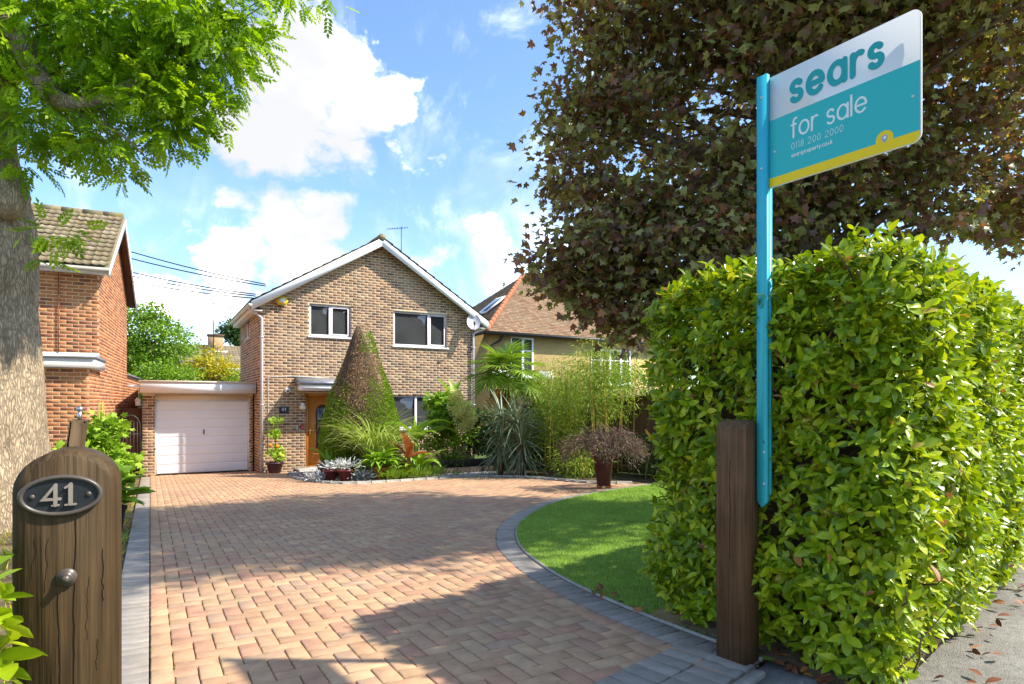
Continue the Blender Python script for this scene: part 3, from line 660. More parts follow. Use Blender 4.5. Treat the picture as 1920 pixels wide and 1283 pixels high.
def window(parent, P0, ex, s0, s1, z0, z1, mullions, rec=.05, fmat='lilac', sill=True, fw=.055, name='window', transoms=(), sash=True):
    ex = Vector(ex).normalized(); out = Vector((ex.y, -ex.x, 0)); P0 = Vector((P0[0], P0[1], 0)); ang = math.atan2(ex.y, ex.x)
    def bx(mb, a, b, c, d, n0, n1, ch=.006):
        ctr = P0 + ex * ((a + b) / 2) + out * ((n0 + n1) / 2) + Vector((0, 0, (c + d) / 2))
        mb.chbox(Matrix.Translation(ctr) @ Matrix.Rotation(ang, 4, 'Z'), (b - a, abs(n1 - n0), d - c), ch)
    fr = MB(); bx(fr, s0, s1, z0, z0 + fw, -rec - .06, -rec); bx(fr, s0, s1, z1 - fw, z1, -rec - .06, -rec)
    bx(fr, s0, s0 + fw, z0 + fw, z1 - fw, -rec - .06, -rec); bx(fr, s1 - fw, s1, z0 + fw, z1 - fw, -rec - .06, -rec)
    xs = [s0 + fw] + [m for m in mullions] + [s1 - fw]
    wn = fr.build(name, M[fmat], parent)
    for m_ in mullions:
        q = MB(); bx(q, m_ - .035, m_ + .035, z0 + fw, z1 - fw, -rec - .058, -rec + .004); q.build('mullion', M[fmat], wn)
    for i in range(len(xs) - 1):
        a = xs[i] + (.035 if i else 0); b = xs[i + 1] - (.035 if i < len(xs) - 2 else 0)
        if sash and i % 2 == 1:
            q = MB(); w2 = .032
            bx(q, a + .002, b - .002, z0 + fw + .002, z0 + fw + w2, -rec - .05, -rec + .012, .004); bx(q, a + .002, b - .002, z1 - fw - w2, z1 - fw - .002, -rec - .05, -rec + .012, .004)
            bx(q, a + .002, a + w2, z0 + fw + w2, z1 - fw - w2, -rec - .05, -rec + .012, .004); bx(q, b - w2, b - .002, z0 + fw + w2, z1 - fw - w2, -rec - .05, -rec + .012, .004); q.build('sash', M[fmat], wn)
        for t in transoms:
            q = MB(); bx(q, a, b, t - .025, t + .025, -rec - .055, -rec + .003); q.build('transom', M[fmat], wn)
        q = MB(); bx(q, a + .001, b - .001, z0 + fw + .001, z1 - fw - .001, -rec - .045, -rec - .035, .001); q.build('pane', M['glass'], wn)
    if sill:
        q = MB(); bx(q, s0 - .05, s1 + .05, z0 - .045, z0 - .002, -rec - .06, .05, .008); q.build('sill', M[fmat], wn)
    return wn
def tile_mesh(wd, ln, mat, rolls=2, amp=.018, th=.03, seg=8):
    V = []; F = []; n = seg * 1
    for k in range(n + 1):
        x = (k / n - .5) * wd; ph = k / n * rolls * 2 * math.pi; z = amp * (math.cos(ph) * .5 + .5) ** 2
        V += [(x, 0, z - th), (x, 0, z), (x, ln, z * .9 - .0)]
    for k in range(n): a = 3 * k; F += [(a, a + 3, a + 4, a + 1), (a + 1, a + 4, a + 5, a + 2)]
    V2 = np.array(V, float); return np_mesh('roof_tile', V2, F, [0] * len(F), mat), V2, np.array(F)
def tile_slope(roof, e0, ex, up, width, slope_len, mat, wd=.3, gauge=.3, n_cols_ind=None, lift=.02, rolls=2, amp=.018, max_ind=300, jit=.002):
    """tile a slope: e0 eave corner, ex along eave, up = unit vector up the slope"""
    ex = Vector(ex).normalized(); up = Vector(up).normalized(); nm = ex.cross(up).normalized()
    me, tV, tF = tile_mesh(wd, gauge * 1.2, mat, rolls, amp)
    nc, nr_ = int(round(width / wd)), int(slope_len / gauge)
    tilt = lift / (gauge * 1.2); u2 = (up - nm * tilt * .9).normalized(); n2 = ex.cross(u2).normalized(); Mi = ORG[roof.name].inverted()
    bv = []; bt = []; cnt = 0
    for r in range(nr_):
        for c in range(nc):
            p = Vector(e0) + ex * ((c + .5) * wd) + up * (r * gauge) + nm * (lift + random.uniform(-jit, jit)) + ex * random.uniform(-jit, jit)
            Mx = Matrix((list(ex), list(u2), list(n2))).transposed().to_4x4(); Mx.translation = p
            isind = (n_cols_ind is None or c < n_cols_ind or c >= nc - (n_cols_ind if n_cols_ind and n_cols_ind < 0 else 0)) and cnt < max_ind
            if isind:
                o = bpy.data.objects.new('roof_tile', me); COL.objects.link(o); o.parent = roof; o.matrix_local = Mi @ Mx; cnt += 1
            else:
                A = np.array(Mx); bv.append(tV @ A[:3, :3].T + A[:3, 3]); bt.append(random.random())
    if bv:
        n = len(bv); link('tile_field', np_mesh('tile_field', to_local(np.concatenate(bv), roof), (tF[None] + (np.arange(n) * len(tV))[:, None, None]).reshape(-1, 4), np.repeat(bt, len(tF)), mat), roof, kind='stuff')

# ---- the brick house
FY, HX0, HX1, HG = 17.6, 2.53, 8.90, -.62
HD = 4.2
house = empty('detached_house', (5.7, FY, HG), label='two storey brown brick house with white bargeboards and a front gable', cat='house')
EZ, RZ, RX = 4.02, 5.98, 5.78
ops = [(3.80 - HX0, 4.955 - HX0, 3.13, 4.03), (6.225 - HX0, 7.95 - HX0, 2.975, 4.015), (5.75 - HX0, 7.84 - HX0, .50, 1.505), (3.70 - HX0, 4.62 - HX0, -.50, 1.535)]
brick_wall(house, (HX0, FY), (1, 0, 0), HX1 - HX0, HG, EZ + .02, ops, M['brick_m'], M['mortar'], 300, (RX - HX0, RZ - .02),
           skip=lambda u, v: ((u > 575) & (v > 640)) )
side_ops = [(1.2, 2.2, 3.2, 3.9)]
brick_wall(house, (HX0, FY + HD), (0, -1, 0), HD - .002, HG, EZ, side_ops, M['brick_m'], M['mortar'], 0)
window(house, (HX0, FY + HD), (0, -1, 0), 1.2, 2.2, 3.2, 3.9, [1.7], fmat='white')
mb = MB(); mb.add([(HX1, FY + .002, HG), (HX1, FY + HD, HG), (HX1, FY + HD, EZ), (HX1, FY + .002, EZ), (HX0, FY + HD, HG), (HX0, FY + HD, EZ), (RX, FY + HD, RZ)], [(0, 1, 2, 3), (4, 5, 6, 2, 1)]); mb.build('rear_wall', M['brick_m'], house)
window(house, (HX0, FY), (1, 0, 0), *ops[0], [ops[0][0] + .575])
window(house, (HX0, FY), (1, 0, 0), *ops[1], [ops[1][0] + 1.13])
window(house, (HX0, FY), (1, 0, 0), *ops[2], [ops[2][0] + .03 + 1.16, ops[2][1] - .02], sash=False)
# roof: slabs, bargeboards, tiles
VY = FY - .26                       # verge line, in front of the wall
rl = math.hypot(RX - HX0 + .22, (RZ - EZ) * (RX - HX0 + .22) / (RX - HX0))
pitL = Vector((RX - HX0, 0, RZ - EZ)).normalized(); pitR = Vector((-(HX1 - RX), 0, RZ - EZ)).normalized()
eL = Vector((RX, 0, RZ)) - pitL * rl; rlR = rl; eR = Vector((RX, 0, RZ)) - pitR * rlR
mb = MB(); T0 = .055
mb.prism([(eL.x, VY, eL.z), (RX, VY, RZ), (eR.x, VY, eR.z), (eR.x, VY, eR.z + T0), (RX, VY, RZ + T0 * 1.2), (eL.x, VY, eL.z + T0)], (0, VY, 0), (0, FY + HD + .1, 0))
roof = mb.build('roof', M['tile_m'], house)
NL = Vector((-pitL.z, 0, pitL.x)); NR = Vector((-pitR.z, 0, pitR.x)) * -1
tile_slope(roof, Vector((eL.x, FY + HD + .1, eL.z)) + NL * .055, (0, -1, 0), pitL, FY + HD + .1 - VY + .04, rl, M['tile_m'], .3, .31, None, max_ind=150, lift=.03)
tile_slope(roof, Vector((eR.x, VY - .04, eR.z)) + NR * .055, (0, 1, 0), pitR, FY + HD + .1 - VY + .04, rlR, M['tile_m'], .3, .31, None, max_ind=150, lift=.03)
for k in range(10):
    y = VY - .03 + k * .45; q = MB(); q.tube([(RX, y, RZ + .075), (RX, y + .44, RZ + .075 + random.uniform(-.006, .006))], .105, 12); q.build('ridge_tile', M['tile_m'], roof)
for nm, p, e in (('L', pitL, eL), ('R', pitR, eR)):
    q = MB(); n_ = Vector((-p.z, 0, p.x)) * (1 if nm == 'L' else -1)
    a = Vector((RX, VY - .022, RZ + .052)); b = Vector((e.x, VY - .022, e.z)) - p * .02 + n_ * .045; dn = Vector((0, 0, -.235))
    q.prism([a, b, b + dn, a + dn], (0, 0, 0), (0, .02, 0)); q.build('bargeboard', M['white'], house)
    # soffit return and box end at the eave
    q = MB(); sx = -1 if nm == 'L' else 1; x1 = HX0 if nm == 'L' else HX1
    q.box((min(e.x - .01, x1 + .25 * -sx * 0), VY + .001, e.z - .20), (max(e.x + .24, x1), FY - .002, e.z - .185)) if nm == 'L' else q.box((x1 - .05, VY + .001, e.z - .20), (e.x + .01, FY - .002, e.z - .185))
    q.build('soffit', M['white'], house)
    # fascia along the eave, and gutter
    q = MB(); fx = e.x + .012 if nm == 'L' else e.x - .012; q.box((fx - .01, VY, e.z - .2), (fx + .01, FY + HD, e.z + .01)); q.build('fascia', M['cream'], house)
    q = MB(); q.box((min(fx, x1), FY + .0, e.z - .19), (max(fx, x1), FY + HD, e.z - .178)); q.build('eave_soffit', M['cream'], house)
    q = MB(); gx = fx - .06 if nm == 'L' else fx + .06
    arc = [(gx + .055 * math.cos(t), 0, e.z - .03 + .055 * math.sin(t)) for t in [math.pi * (1 + k / 8) for k in range(9)]]
    pts = [Vector(p_) for p_ in arc]; V = [(p_.x, VY - .03, p_.z) for p_ in pts] + [(p_.x, FY + HD, p_.z) for p_ in pts]
    q.add(V, [(i, i + 1, 10 + i, 9 + i) for i in range(8)] + [tuple(range(9))]); q.build('gutter', M['cream'], house)
    px = HX0 + .065 if nm == 'L' else HX1 - .09
    q = MB(); q.tube([(gx, FY - .06, e.z - .08), (gx, FY - .06, e.z - .16), ((px + (-.04 if nm == 'L' else .02)), FY - .075, e.z - .36), (px + (-.04 if nm == 'L' else .02), FY - .075, HG + .04)], .036, 10)
    dp = q.build('downpipe', M['lilac'], house, smooth=False)
    for zz in (3.0, 1.2, .1):
        c = MB(); c.box((px - .085 + (0 if nm == 'L' else .06), FY - .118, zz), (px + .005 + (0 if nm == 'L' else .06), FY - .004, zz + .03)); c.build('bracket', M['lilac'], dp)
# front door and canopy
dx0, dx1, dz0, dz1 = 3.70, 4.62, -.50, 1.535
q = MB(); yq = FY + .06
q.box((dx0, yq - .03, dz0), (dx0 + .075, yq + .05, dz1)); q.box((dx1 - .075, yq - .03, dz0), (dx1, yq + .05, dz1)); q.box((dx0 + .075, yq - .03, dz1 - .075), (dx1 - .075, yq + .05, dz1)); q.box((dx0 + .075, yq - .035, dz0), (dx1 - .075, yq + .05, dz0 + .05))
door = q.build('door', M['wood_door'], house)
q = MB(); q.box((dx0 + .08, yq - .012, dz0 + .055), (dx1 - .08, yq + .03, dz1 - .08)); leaf = q.build('door_leaf', M['wood_door'], door)
arch = [(dx0 + .27, -.02), (dx1 - .27, -.02)] + [((dx0 + dx1) / 2 + .19 * math.cos(t), 1.05 + .19 * math.sin(t)) for t in [math.pi * k / 10 for k in range(11)]]
q = MB(); q.prism([(x, yq - .02, z) for x, z in arch], (0, 0, 0), (0, .006, 0)); q.build('door_pane', M['glass'], door)
q = MB(); q.tube([(x, yq - .022, z) for x, z in arch + arch[:1]], .016, 6); q.build('pane_moulding', M['wood_door'], door)
q = MB(); q.tube([(dx0 + .22, yq - .02, -.37), (dx1 - .22, yq - .02, -.37), (dx1 - .22, yq - .02, -.14), (dx0 + .22, yq - .02, -.14), (dx0 + .22, yq - .02, -.37)], .014, 6); q.build('panel_moulding', M['wood_door'], door)
q = MB(); q.tube([(dx0 + .13, yq - .015, .50), (dx0 + .13, yq - .06, .50), (dx0 + .24, yq - .06, .50)], .011, 8); q.box((dx0 + .108, yq - .022, .40), (dx0 + .152, yq - .012, .56)); q.build('door_handle', M['brass'], door)
q = MB(); q.chbox(Matrix.Translation((4.05, FY - .30, HG + .055)), (1.3, .58, .13), .02); q.build('door_step', M['stone'], house)
q = MB(); q.box((3.46, FY - .62, 1.60), (4.9, FY - .003, 1.76)); cn = q.build('door_canopy', M['white'], house)
q = MB(); q.box((3.50, FY - .64, 1.64), (4.86, FY - .621, 1.70)); q.build('canopy_trim', M['white_old'], cn)
q = MB(); q.prism([(3.42, FY - .66, 1.765), (3.42, FY - .003, 1.765), (3.42, FY - .003, 1.98), (3.42, FY - .60, 1.86), (3.42, FY - .66, 1.83)], (0, 0, 0), (1.52, 0, 0)); q.build('canopy_roof', M['lead'], cn)
q = MB(); q.tube([(2.72, FY - .012, -.1), (2.72, FY - .012, 1.90), (2.76, FY - .012, 1.97), (3.05, FY - .012, 1.98), (3.35, FY - .012, 2.0), (4.4, FY - .012, 1.97)], .008, 6); q.build('wall_cable', M['white_old'], house)
# small things fixed to the front wall
q = MB(); cx_, cz_ = 3.06, 4.02
hexp = [(cx_ + .17 * math.cos(t), cz_ + .135 * math.sin(t)) for t in [math.pi / 3 * k for k in range(6)]]
al = empty('alarm_box', (cx_, FY, cz_), label='yellow hexagonal burglar alarm box under the left eave', cat='alarm box')
q = MB(); q.prism([(x, FY - .085, z) for x, z in hexp], (0, 0, 0), (0, .08, 0)); q.build('case', M['yellow'], al)
q = MB(); q.box((cx_ - .075, FY - .09, cz_ - .045), (cx_ + .075, FY - .0855, cz_ + .06)); q.build('front_label', M['white'], al)
q = MB(); q.box((cx_ - .07, FY - .08, cz_ - .16), (cx_ + .05, FY - .03, cz_ - .119)); q.build('strobe', M['black'], al)
sdx, sdz = 8.72, 3.78
sat = empty('satellite_dish', (sdx, FY, sdz), label='grey satellite dish on the right end of the brick front', cat='satellite dish')
q = MB(); V = []; F = []
ax = Vector((-.35, -.85, .40)).normalized(); sxv = ax.cross(Vector((0, 0, 1))).normalized(); syv = sxv.cross(ax); c0 = Vector((sdx, FY - .30, sdz))
for r in range(5):
    for k in range(24):
        t = 2 * math.pi * k / 24; rr = r / 4; V.append(c0 + sxv * .21 * rr * math.cos(t) + syv * .29 * rr * math.sin(t) + ax * .07 * rr * rr)
for r in range(4):
    for k in range(24): F.append((r * 24 + k, r * 24 + (k + 1) % 24, (r + 1) * 24 + (k + 1) % 24, (r + 1) * 24 + k))
V2 = [p - ax * .012 for p in V]; q.add(V, F); q.add(V2, [f[::-1] for f in F]); q.build('dish', M['lilac'], sat, smooth=True)
q = MB(); q.tube([(sdx, FY - .004, sdz - .12), (sdx, FY - .14, sdz - .12), c0 - ax * .02], .018, 8); q.build('arm', M['black_m'], sat)
q = MB(); q.tube([c0 - syv * .26, c0 + ax * .30 - syv * .22], .01, 6); q.tube([c0 + ax * .27 - syv * .24, c0 + ax * .33 - syv * .16], .03, 8); q.build('feed_horn', M['black_m'], sat)
pl = empty('number_plaque', (3.13, FY, 1.08), label='dark slate number plaque on the wall left of the door', cat='number plaque')
q = MB(); q.chbox(Matrix.Translation((3.13, FY - .018, 1.08)), (.25, .02, .19), .012); q.build('plate', M['plaque'], pl)
# stroke lettering ---------------------------------------------------
def arc(cx, cy, rx, ry, a0, a1, n=14): return [(cx + rx * math.cos(R(a0 + (a1 - a0) * k / n)), cy + ry * math.sin(R(a0 + (a1 - a0) * k / n))) for k in range(n + 1)]
GLY = {
 'o': ([arc(.5, .5, .5, .5, 90, 450, 28)], 1.0), 'a': ([arc(.5, .5, .5, .5, 2, 358, 28), [(1, 1), (1, 0)]], 1.0),
 'e': ([[(.02, .5), (.98, .5)], arc(.5, .5, .5, .5, 3, 318, 26)], 1.0), 'c': ([arc(.5, .5, .5, .5, 45, 315, 22)], .9),
 'r': ([[(0, 1), (0, 0)], arc(.42, .5, .42, .5, 172, 68, 10)], .56), 's': ([arc(.36, .745, .32, .255, 30, 262, 14) + arc(.37, .255, .34, .255, 82, -150, 14)[1:]], .72),
 'f': ([[(.22, 0), (.22, 1.15)] + arc(.47, 1.15, .25, .27, 172, 70, 8), [(0, .96), (.5, .96)]], .55), 'l': ([[(0, 1.42), (0, 0)]], 0.06),
 'p': ([arc(.5, .5, .5, .5, 182, 538, 28), [(0, 1), (0, -.5)]], 1.0), 't': ([[(.2, 1.35), (.2, 0)], [(0, .97), (.45, .97)]], .45),
 'y': ([[(0, 1), (.42, .02)], [(.84, 1), (.2, -.5)]], .84), 'u': ([[(0, 1)] + arc(.42, .42, .42, .42, 180, 360, 14) + [(.84, 1)]], .84),
 'k': ([[(0, 1.42), (0, 0)], [(.62, 1), (.02, .45), (.66, 0)]], .66), '.': ([[(0, .02), (0.03, .02)]], .03), ' ': ([], .35),
 '0': ([arc(.42, .7, .42, .7, 90, 450, 28)], .84), '1': ([[(.0, 1.15), (.22, 1.4), (.22, 0)]], .22),
 '2': ([arc(.4, .98, .4, .42, 165, -35, 14) + [(.02, 0), (.85, 0)]], .82), '8': ([arc(.4, 1.04, .33, .36, -90, 270, 22), arc(.4, .36, .4, .36, 90, 450, 22)], .8)}
def ribbon(mb, pts, wd, frame, h0, th=0.0):
    """flat ribbon with round ends; frame(x,y,h)->3D"""
    P = [Vector((p[0], p[1], 0)) for p in pts]; closed = (P[0] - P[-1]).length < 1e-4
    if closed: P = P[:-1]
    n = len(P); Lf = []; Rt = []
    for i in range(n):
        a = P[(i - 1) % n] if (closed or i) else P[0]; b = P[(i + 1) % n] if (closed or i < n - 1) else P[-1]
        d1 = (P[i] - a).normalized() if (P[i] - a).length > 1e-6 else (b - P[i]).normalized(); d2 = (b - P[i]).normalized() if (b - P[i]).length > 1e-6 else d1
        t = (d1 + d2).normalized(); nn = Vector((-t.y, t.x, 0)); k = 1 / max(.45, abs(nn.dot(Vector((-d1.y, d1.x, 0)))))
        Lf.append(P[i] + nn * wd / 2 * k); Rt.append(P[i] - nn * wd / 2 * k)
    out = []
    if closed:
        V = [frame(p.x, p.y, h0) for p in Lf + Rt]; F = [(i, (i + 1) % n, n + (i + 1) % n, n + i) for i in range(n)]
        mb.add(V, F)
        if th: mb.add([frame(p.x, p.y, h0) for p in Lf + Rt] + [frame(p.x, p.y, h0 - th) for p in Lf + Rt], [(i, (i + 1) % n, 2 * n + (i + 1) % n, 2 * n + i) for i in range(n)] + [(n + i, n + (i + 1) % n, 3 * n + (i + 1) % n, 3 * n + i) for i in range(n)])
        return
    d0 = (P[0] - P[1]).normalized(); d1 = (P[-1] - P[-2]).normalized()
    def cap(c, d, k=7):
        a = math.atan2(d.y, d.x); return [c + Vector((math.cos(a + math.pi / 2 - math.pi * q / k), math.sin(a + math.pi / 2 - math.pi * q / k), 0)) * wd / 2 for q in range(1, k)]
    c1 = cap(P[-1], d1); c0 = cap(P[0], d0)
    V = [frame(p.x, p.y, h0) for p in Lf + Rt]; F = [(i, i + 1, n + i + 1, n + i) for i in range(n - 1)]; mb.add(V, F)
    mb.add([frame(p.x, p.y, h0) for p in [Lf[-1]] + c1 + [Rt[-1]]], [tuple(range(len(c1) + 2))]); mb.add([frame(p.x, p.y, h0) for p in [Rt[0]] + c0 + [Lf[0]]], [tuple(range(len(c0) + 2))])
    if th:
        loop = Lf + c1 + Rt[::-1] + c0; m = len(loop)
        mb.add([frame(p.x, p.y, h0) for p in loop] + [frame(p.x, p.y, h0 - th) for p in loop], [(i, (i + 1) % m, m + (i + 1) % m, m + i) for i in range(m)])
def text(mb, s, x, y, size, wt, gap, frame, h0, th=0.0, xs=1.0):
    k = 0
    for ch in s:
        st, adv = GLY[ch]
        for pth in st: ribbon(mb, [(x + p[0] * size * xs, y + p[1] * size) for p in pth], wt, frame, h0 + (k % 3) * .0004, th); k += 1
        x += (adv * xs + gap) * size
    return x
q = MB(); fr_ = lambda x, y, h: (3.13 + x, FY - .0285 - h, 1.08 + y)
ribbon(q, [(-.008, .0), (-.06, .0), (-.025, .05), (-.025, -.03)], .012, fr_, .001); ribbon(q, [(.018, .035), (.035, .05), (.035, -.03)], .012, fr_, .0014); q.build('numerals', M['white'], pl)
sl_ = empty('security_light', (3.22, FY, 1.61), label='round white security sensor beside the door canopy', cat='security light')
q = MB(); q.tube([(3.22, FY - .003, 1.61), (3.22, FY - .05, 1.61)], .075, 18); q.tube([(3.22, FY - .051, 1.61), (3.21, FY - .11, 1.59)], [.055, .04], 16); q.build('housing', M['white'], sl_)
q = MB(); q.tube([(3.208, FY - .1105, 1.588), (3.206, FY - .118, 1.586)], .026, 14); q.build('lens', M['black'], sl_)
wl = empty('wall_lamp', (3.60, FY, 1.16), label='cream globe lamp left of the wooden door', cat='wall lamp')
q = MB(); q.tube([(3.6, FY - .003, 1.235), (3.6, FY - .10, 1.235)], .045, 12); q.build('mount', M['white'], wl)
q = MB(); q.lathe([(.02, .06), (.05, .05), (.082, .01), (.086, -.02), (.07, -.06), (.03, -.085)], (3.6, FY - .10, 1.16), 16); q.build('globe', M['cream_glass'], wl, smooth=True)
bl = empty('door_bell', (3.47, FY, .59), label='slim white door bell push beside the door', cat='door bell')
q = MB(); q.chbox(Matrix.Translation((3.47, FY - .015, .59)), (.035, .018, .10), .004); q.build('case', M['white'], bl); q = MB(); q.box((3.46, FY - .026, .575), (3.48, FY - .0245, .605)); q.build('button', M['black'], bl)
ws = empty('red_wall_ornament', (3.60, FY, .6), label='small red triangular ornament on the wall by the door handle', cat='ornament')
q = MB(); q.prism([(3.53, FY - .02, .56), (3.67, FY - .02, .56), (3.60, FY - .02, .66)], (0, 0, 0), (0, .014, 0)); q.prism([(3.525, FY - .024, .66), (3.56, FY - .024, .64), (3.64, FY - .024, .64), (3.675, FY - .024, .66)], (0, 0, 0), (0, .01, 0)); q.build('body', M['red'], ws)
q = MB(); q.prism([(3.585, FY - .026, .575), (3.615, FY - .026, .575), (3.60, FY - .026, .60)], (0, 0, 0), (0, .004, 0)); q.build('face', M['white'], ws)
# roof aerial
def aerial(x, y, z0, z1, boom, n, lab, az, rod=.012):
    e = empty('tv_aerial', (x, y, z0), label=lab, cat='aerial'); q = MB(); q.tube([(x, y, z0), (x, y, z1)], rod, 6); q.build('mast', M['black_m'], e)
    d = Vector((math.cos(az), math.sin(az), -.12)); s = Vector((-d.y, d.x, 0)); c = Vector((x, y, z1 - .05))
    q = MB(); q.tube([c - d * boom * .3, c + d * boom * .7], rod * .7, 6); q.build('boom', M['black_m'], e)
    q = MB()
    for k in range(n): p = c - d * boom * .3 + d * boom * k / (n - 1); q.tube([p - s * .13, p + s * .13], rod * .5, 5)
    q.build('directors', M['black_m'], e); return e
aerial(6.98, FY + 1.4, 5.2, 6.95, .62, 9, 'thin roof aerial on the right slope of the brick house', R(160))

# ---- garage
GY = 18.8; GX0, GX1 = -.17, 2.49; gzb = gz(18.8)
gar = empty('garage', (1.2, GY, gzb), label='flat roofed single garage with white door beside the brick house', cat='garage')
DZ1 = 1.36
ang0 = [(.27, 2.56 - .0, gzb - .05, 1.50)]
brick_wall(gar, (GX0, GY - .12), (1, 0, 0), GX1 - GX0, gzb - .08, 1.52, [(.275, 2.575 - .0, gzb - .2, 1.5)], M['brick_m'], M['mortar'], 30, reveal=.12)
brick_wall(gar, (GX0, GY + 5), (0, -1, 0), 5.118, gzb - .1, 1.52, [], M['brick_m'], M['mortar'], 0)
q = MB(); q.box((GX0, GY + 4.98, gzb), (GX1, GY + 5.2, 1.52)); q.build('rear_wall', M['brick_m'], gar)
q = MB(); q.box((GX0 - .06, 18.2, 1.535), (GX1 + .02, GY + 5.3, 1.80)); gr = q.build('flat_roof', M['white'], gar)
q = MB(); q.box((GX0 - .085, 18.175, 1.80), (GX1 + .022, GY + 5.3, 1.845)); q.build('roof_edge', M['cream'], gr)
q = MB(); q.box((GX0 - .02, 18.21, 1.525), (GX1, GY - .13, 1.534)); q.build('soffit', M['white'], gr)
q = MB(); q.box((GX0 - .32, 18.25, 1.66), (GX0 - .062, 18.32, 1.72)); q.build('gutter_stub', M['white'], gr)
q = MB(); q.box((GX0 + .277, GY - .06, DZ1), (2.403, GY + .02, 1.498)); q.build('head_board', M['cream'], gar)
gd = MB(); gd.box((.107, GY - .05, gzb + .01), (.15, GY + .0, DZ1)); gd.box((2.36, GY - .05, gzb + .01), (2.403, GY, DZ1)); gd.box((.15, GY - .05, DZ1 - .035), (2.36, GY, DZ1)); gdo = gd.build('garage_door', M['door_white'], gar)
nP = 8; zb_, zt_ = gzb + .03, DZ1 - .04; ph = (zt_ - zb_) / nP
for k in range(nP):
    z0 = zb_ + k * ph; q = MB()
    prof = [(0, .0), (.012, .012), (.028, .014), (ph * .5, .016), (ph - .03, .014), (ph - .014, .012), (ph, 0)]
    V = [(.153, GY - .02 - d_, z0 + z_) for z_, d_ in prof] + [(2.357, GY - .02 - d_, z0 + z_) for z_, d_ in prof]; m_ = len(prof)
    q.add(V, [(i, m_ + i, m_ + i + 1, i + 1) for i in range(m_ - 1)]); q.build('door_panel', M['door_white'], gdo)
q = MB(); q.box((1.245, GY - .045, .42), (1.275, GY - .034, .55)); q.tube([(1.26, GY - .04, .50), (1.26, GY - .075, .50)], .012, 8); q.box((1.252, GY - .085, .45), (1.268, GY - .072, .53)); q.build('door_handle', M['black_m'], gdo)
for zz in (.0, .12):
    q = MB(); q.box((.10 if zz == 0 else 2.39, GY - .135, .05 + zz), (.125 if zz == 0 else 2.42, GY - .12, .09 + zz)); q.build('latch_plate', M['black_m'], gar)
wlg = empty('wall_lantern', (GX0 - .10, 18.55, 1.15), label='small white lantern on the left flank of the garage', cat='lantern')
q = MB(); q.lathe([(.03, .2), (.075, .14), (.075, .13)], (GX0 - .10, 18.62, 1.2), 8); q.lathe([(.06, .0), (.065, .13)], (GX0 - .10, 18.62, 1.2), 8); q.build('glass', M['lilac'], wlg); q = MB(); q.box((GX0 - .10, 18.60, 1.16), (GX0 - .001, 18.64, 1.19)); q.build('bracket', M['black_m'], wlg)

# ---- red brick neighbour on the left
na = R(-4.3); nex = Vector((math.cos(na), math.sin(na), 0)); ndd = Vector((-math.sin(na), math.cos(na), 0))
C0 = Vector((-.95, 16.08, 0)); NG = -.62
def NP(a, b, z=0): p = C0 + nex * a + ndd * b; return Vector((p.x, p.y, z))
nb = empty('neighbour_house', NP(-3, 0, NG), label='red brick house at the left edge behind the ash tree', cat='house')
FWn = 6.0
p = NP(-FWn, 0); win_n = (FWn - 2.15, FWn - 1.22, 2.62, 4.02)
brick_wall(nb, (p.x, p.y), nex, FWn, 1.9, 4.22, [win_n], M['brick_r'], M['mortar_r'], 160)
window(nb, (p.x, p.y), nex, *win_n, [FWn - 1.70], fmat='white', name='window')
brick_wall(nb, (C0.x, C0.y), ndd, 4.9, NG, 4.22, [], M['brick_r'], M['mortar_r'], 0, gable=(2.5, 5.85))
p = NP(-FWn, -1.22); brick_wall(nb, (p.x, p.y), nex, FWn, NG, 1.95, [], M['brick_r'], M['mortar_r'], 120)
p = NP(0, -1.22); brick_wall(nb, (p.x, p.y), ndd, 1.218, NG, 1.95, [], M['brick_r'], M['mortar_r'], 20)
p = NP(0, 4.9); brick_wall(nb, (p.x, p.y), ndd, 3.4, NG, 2.05, [], M['brick_r'], M['mortar_r'], 0)
q = MB(); q.prism([NP(-.25, 4.9, 2.05), NP(.06, 4.9, 2.05), NP(.06, 8.35, 2.05), NP(-.25, 8.35, 2.05)], (0, 0, 0), (0, 0, .06)); q.build('coping', M['coping'], nb)
q = MB(); q.prism([NP(-FWn, -1.36, 1.96), NP(.10, -1.36, 1.96), NP(.10, -.002, 1.96), NP(-FWn, -.002, 1.96)], (0, 0, 0), (0, 0, .19)); fr2 = q.build('porch_roof', M['white_old'], nb)
q = MB(); q.prism([NP(-FWn, -1.40, 2.15), NP(.13, -1.40, 2.15), NP(.13, -.003, 2.15), NP(-FWn, -.003, 2.15)], (0, 0, 0), (0, 0, .045)); q.build('roof_edge', M['lead'], fr2)
q = MB(); q.prism([NP(-FWn, -.02, 2.195), NP(0, -.02, 2.195), NP(0, -.003, 2.195), NP(-FWn, -.003, 2.195)], (0, 0, 0), (0, 0, .14)); q.build('flashing', M['lead'], fr2)
NEZ, NRZ = 4.22, 5.92
q = MB(); ov = .3
e0 = (-ov, NEZ - .12); rg = (2.5, NRZ); e1_ = (5.25, NEZ - .14)
for s_ in (0,):
    pr = [(e0[0], e0[1]), (rg[0], rg[1]), (e1_[0], e1_[1]), (e1_[0], e1_[1] + .05), (rg[0], rg[1] + .06), (e0[0], e0[1] + .05)]
    q.prism([NP(-FWn - .2, b_, z_) for b_, z_ in pr], NP(-FWn - .2, 0, 0), NP(.22, 0, 0))
nroof = q.build('roof', M['tile_g'], nb)
upv = (NP(0, rg[0], rg[1]) - NP(0, e0[0], e0[1])); sl_len = upv.length
tile_slope(nroof, NP(-5.2, e0[0] - .02, e0[1] + .055), nex, upv.normalized(), 5.42, sl_len, M['tile_g'], .3, .27, None, max_ind=300, lift=.055, amp=.024, jit=.006)
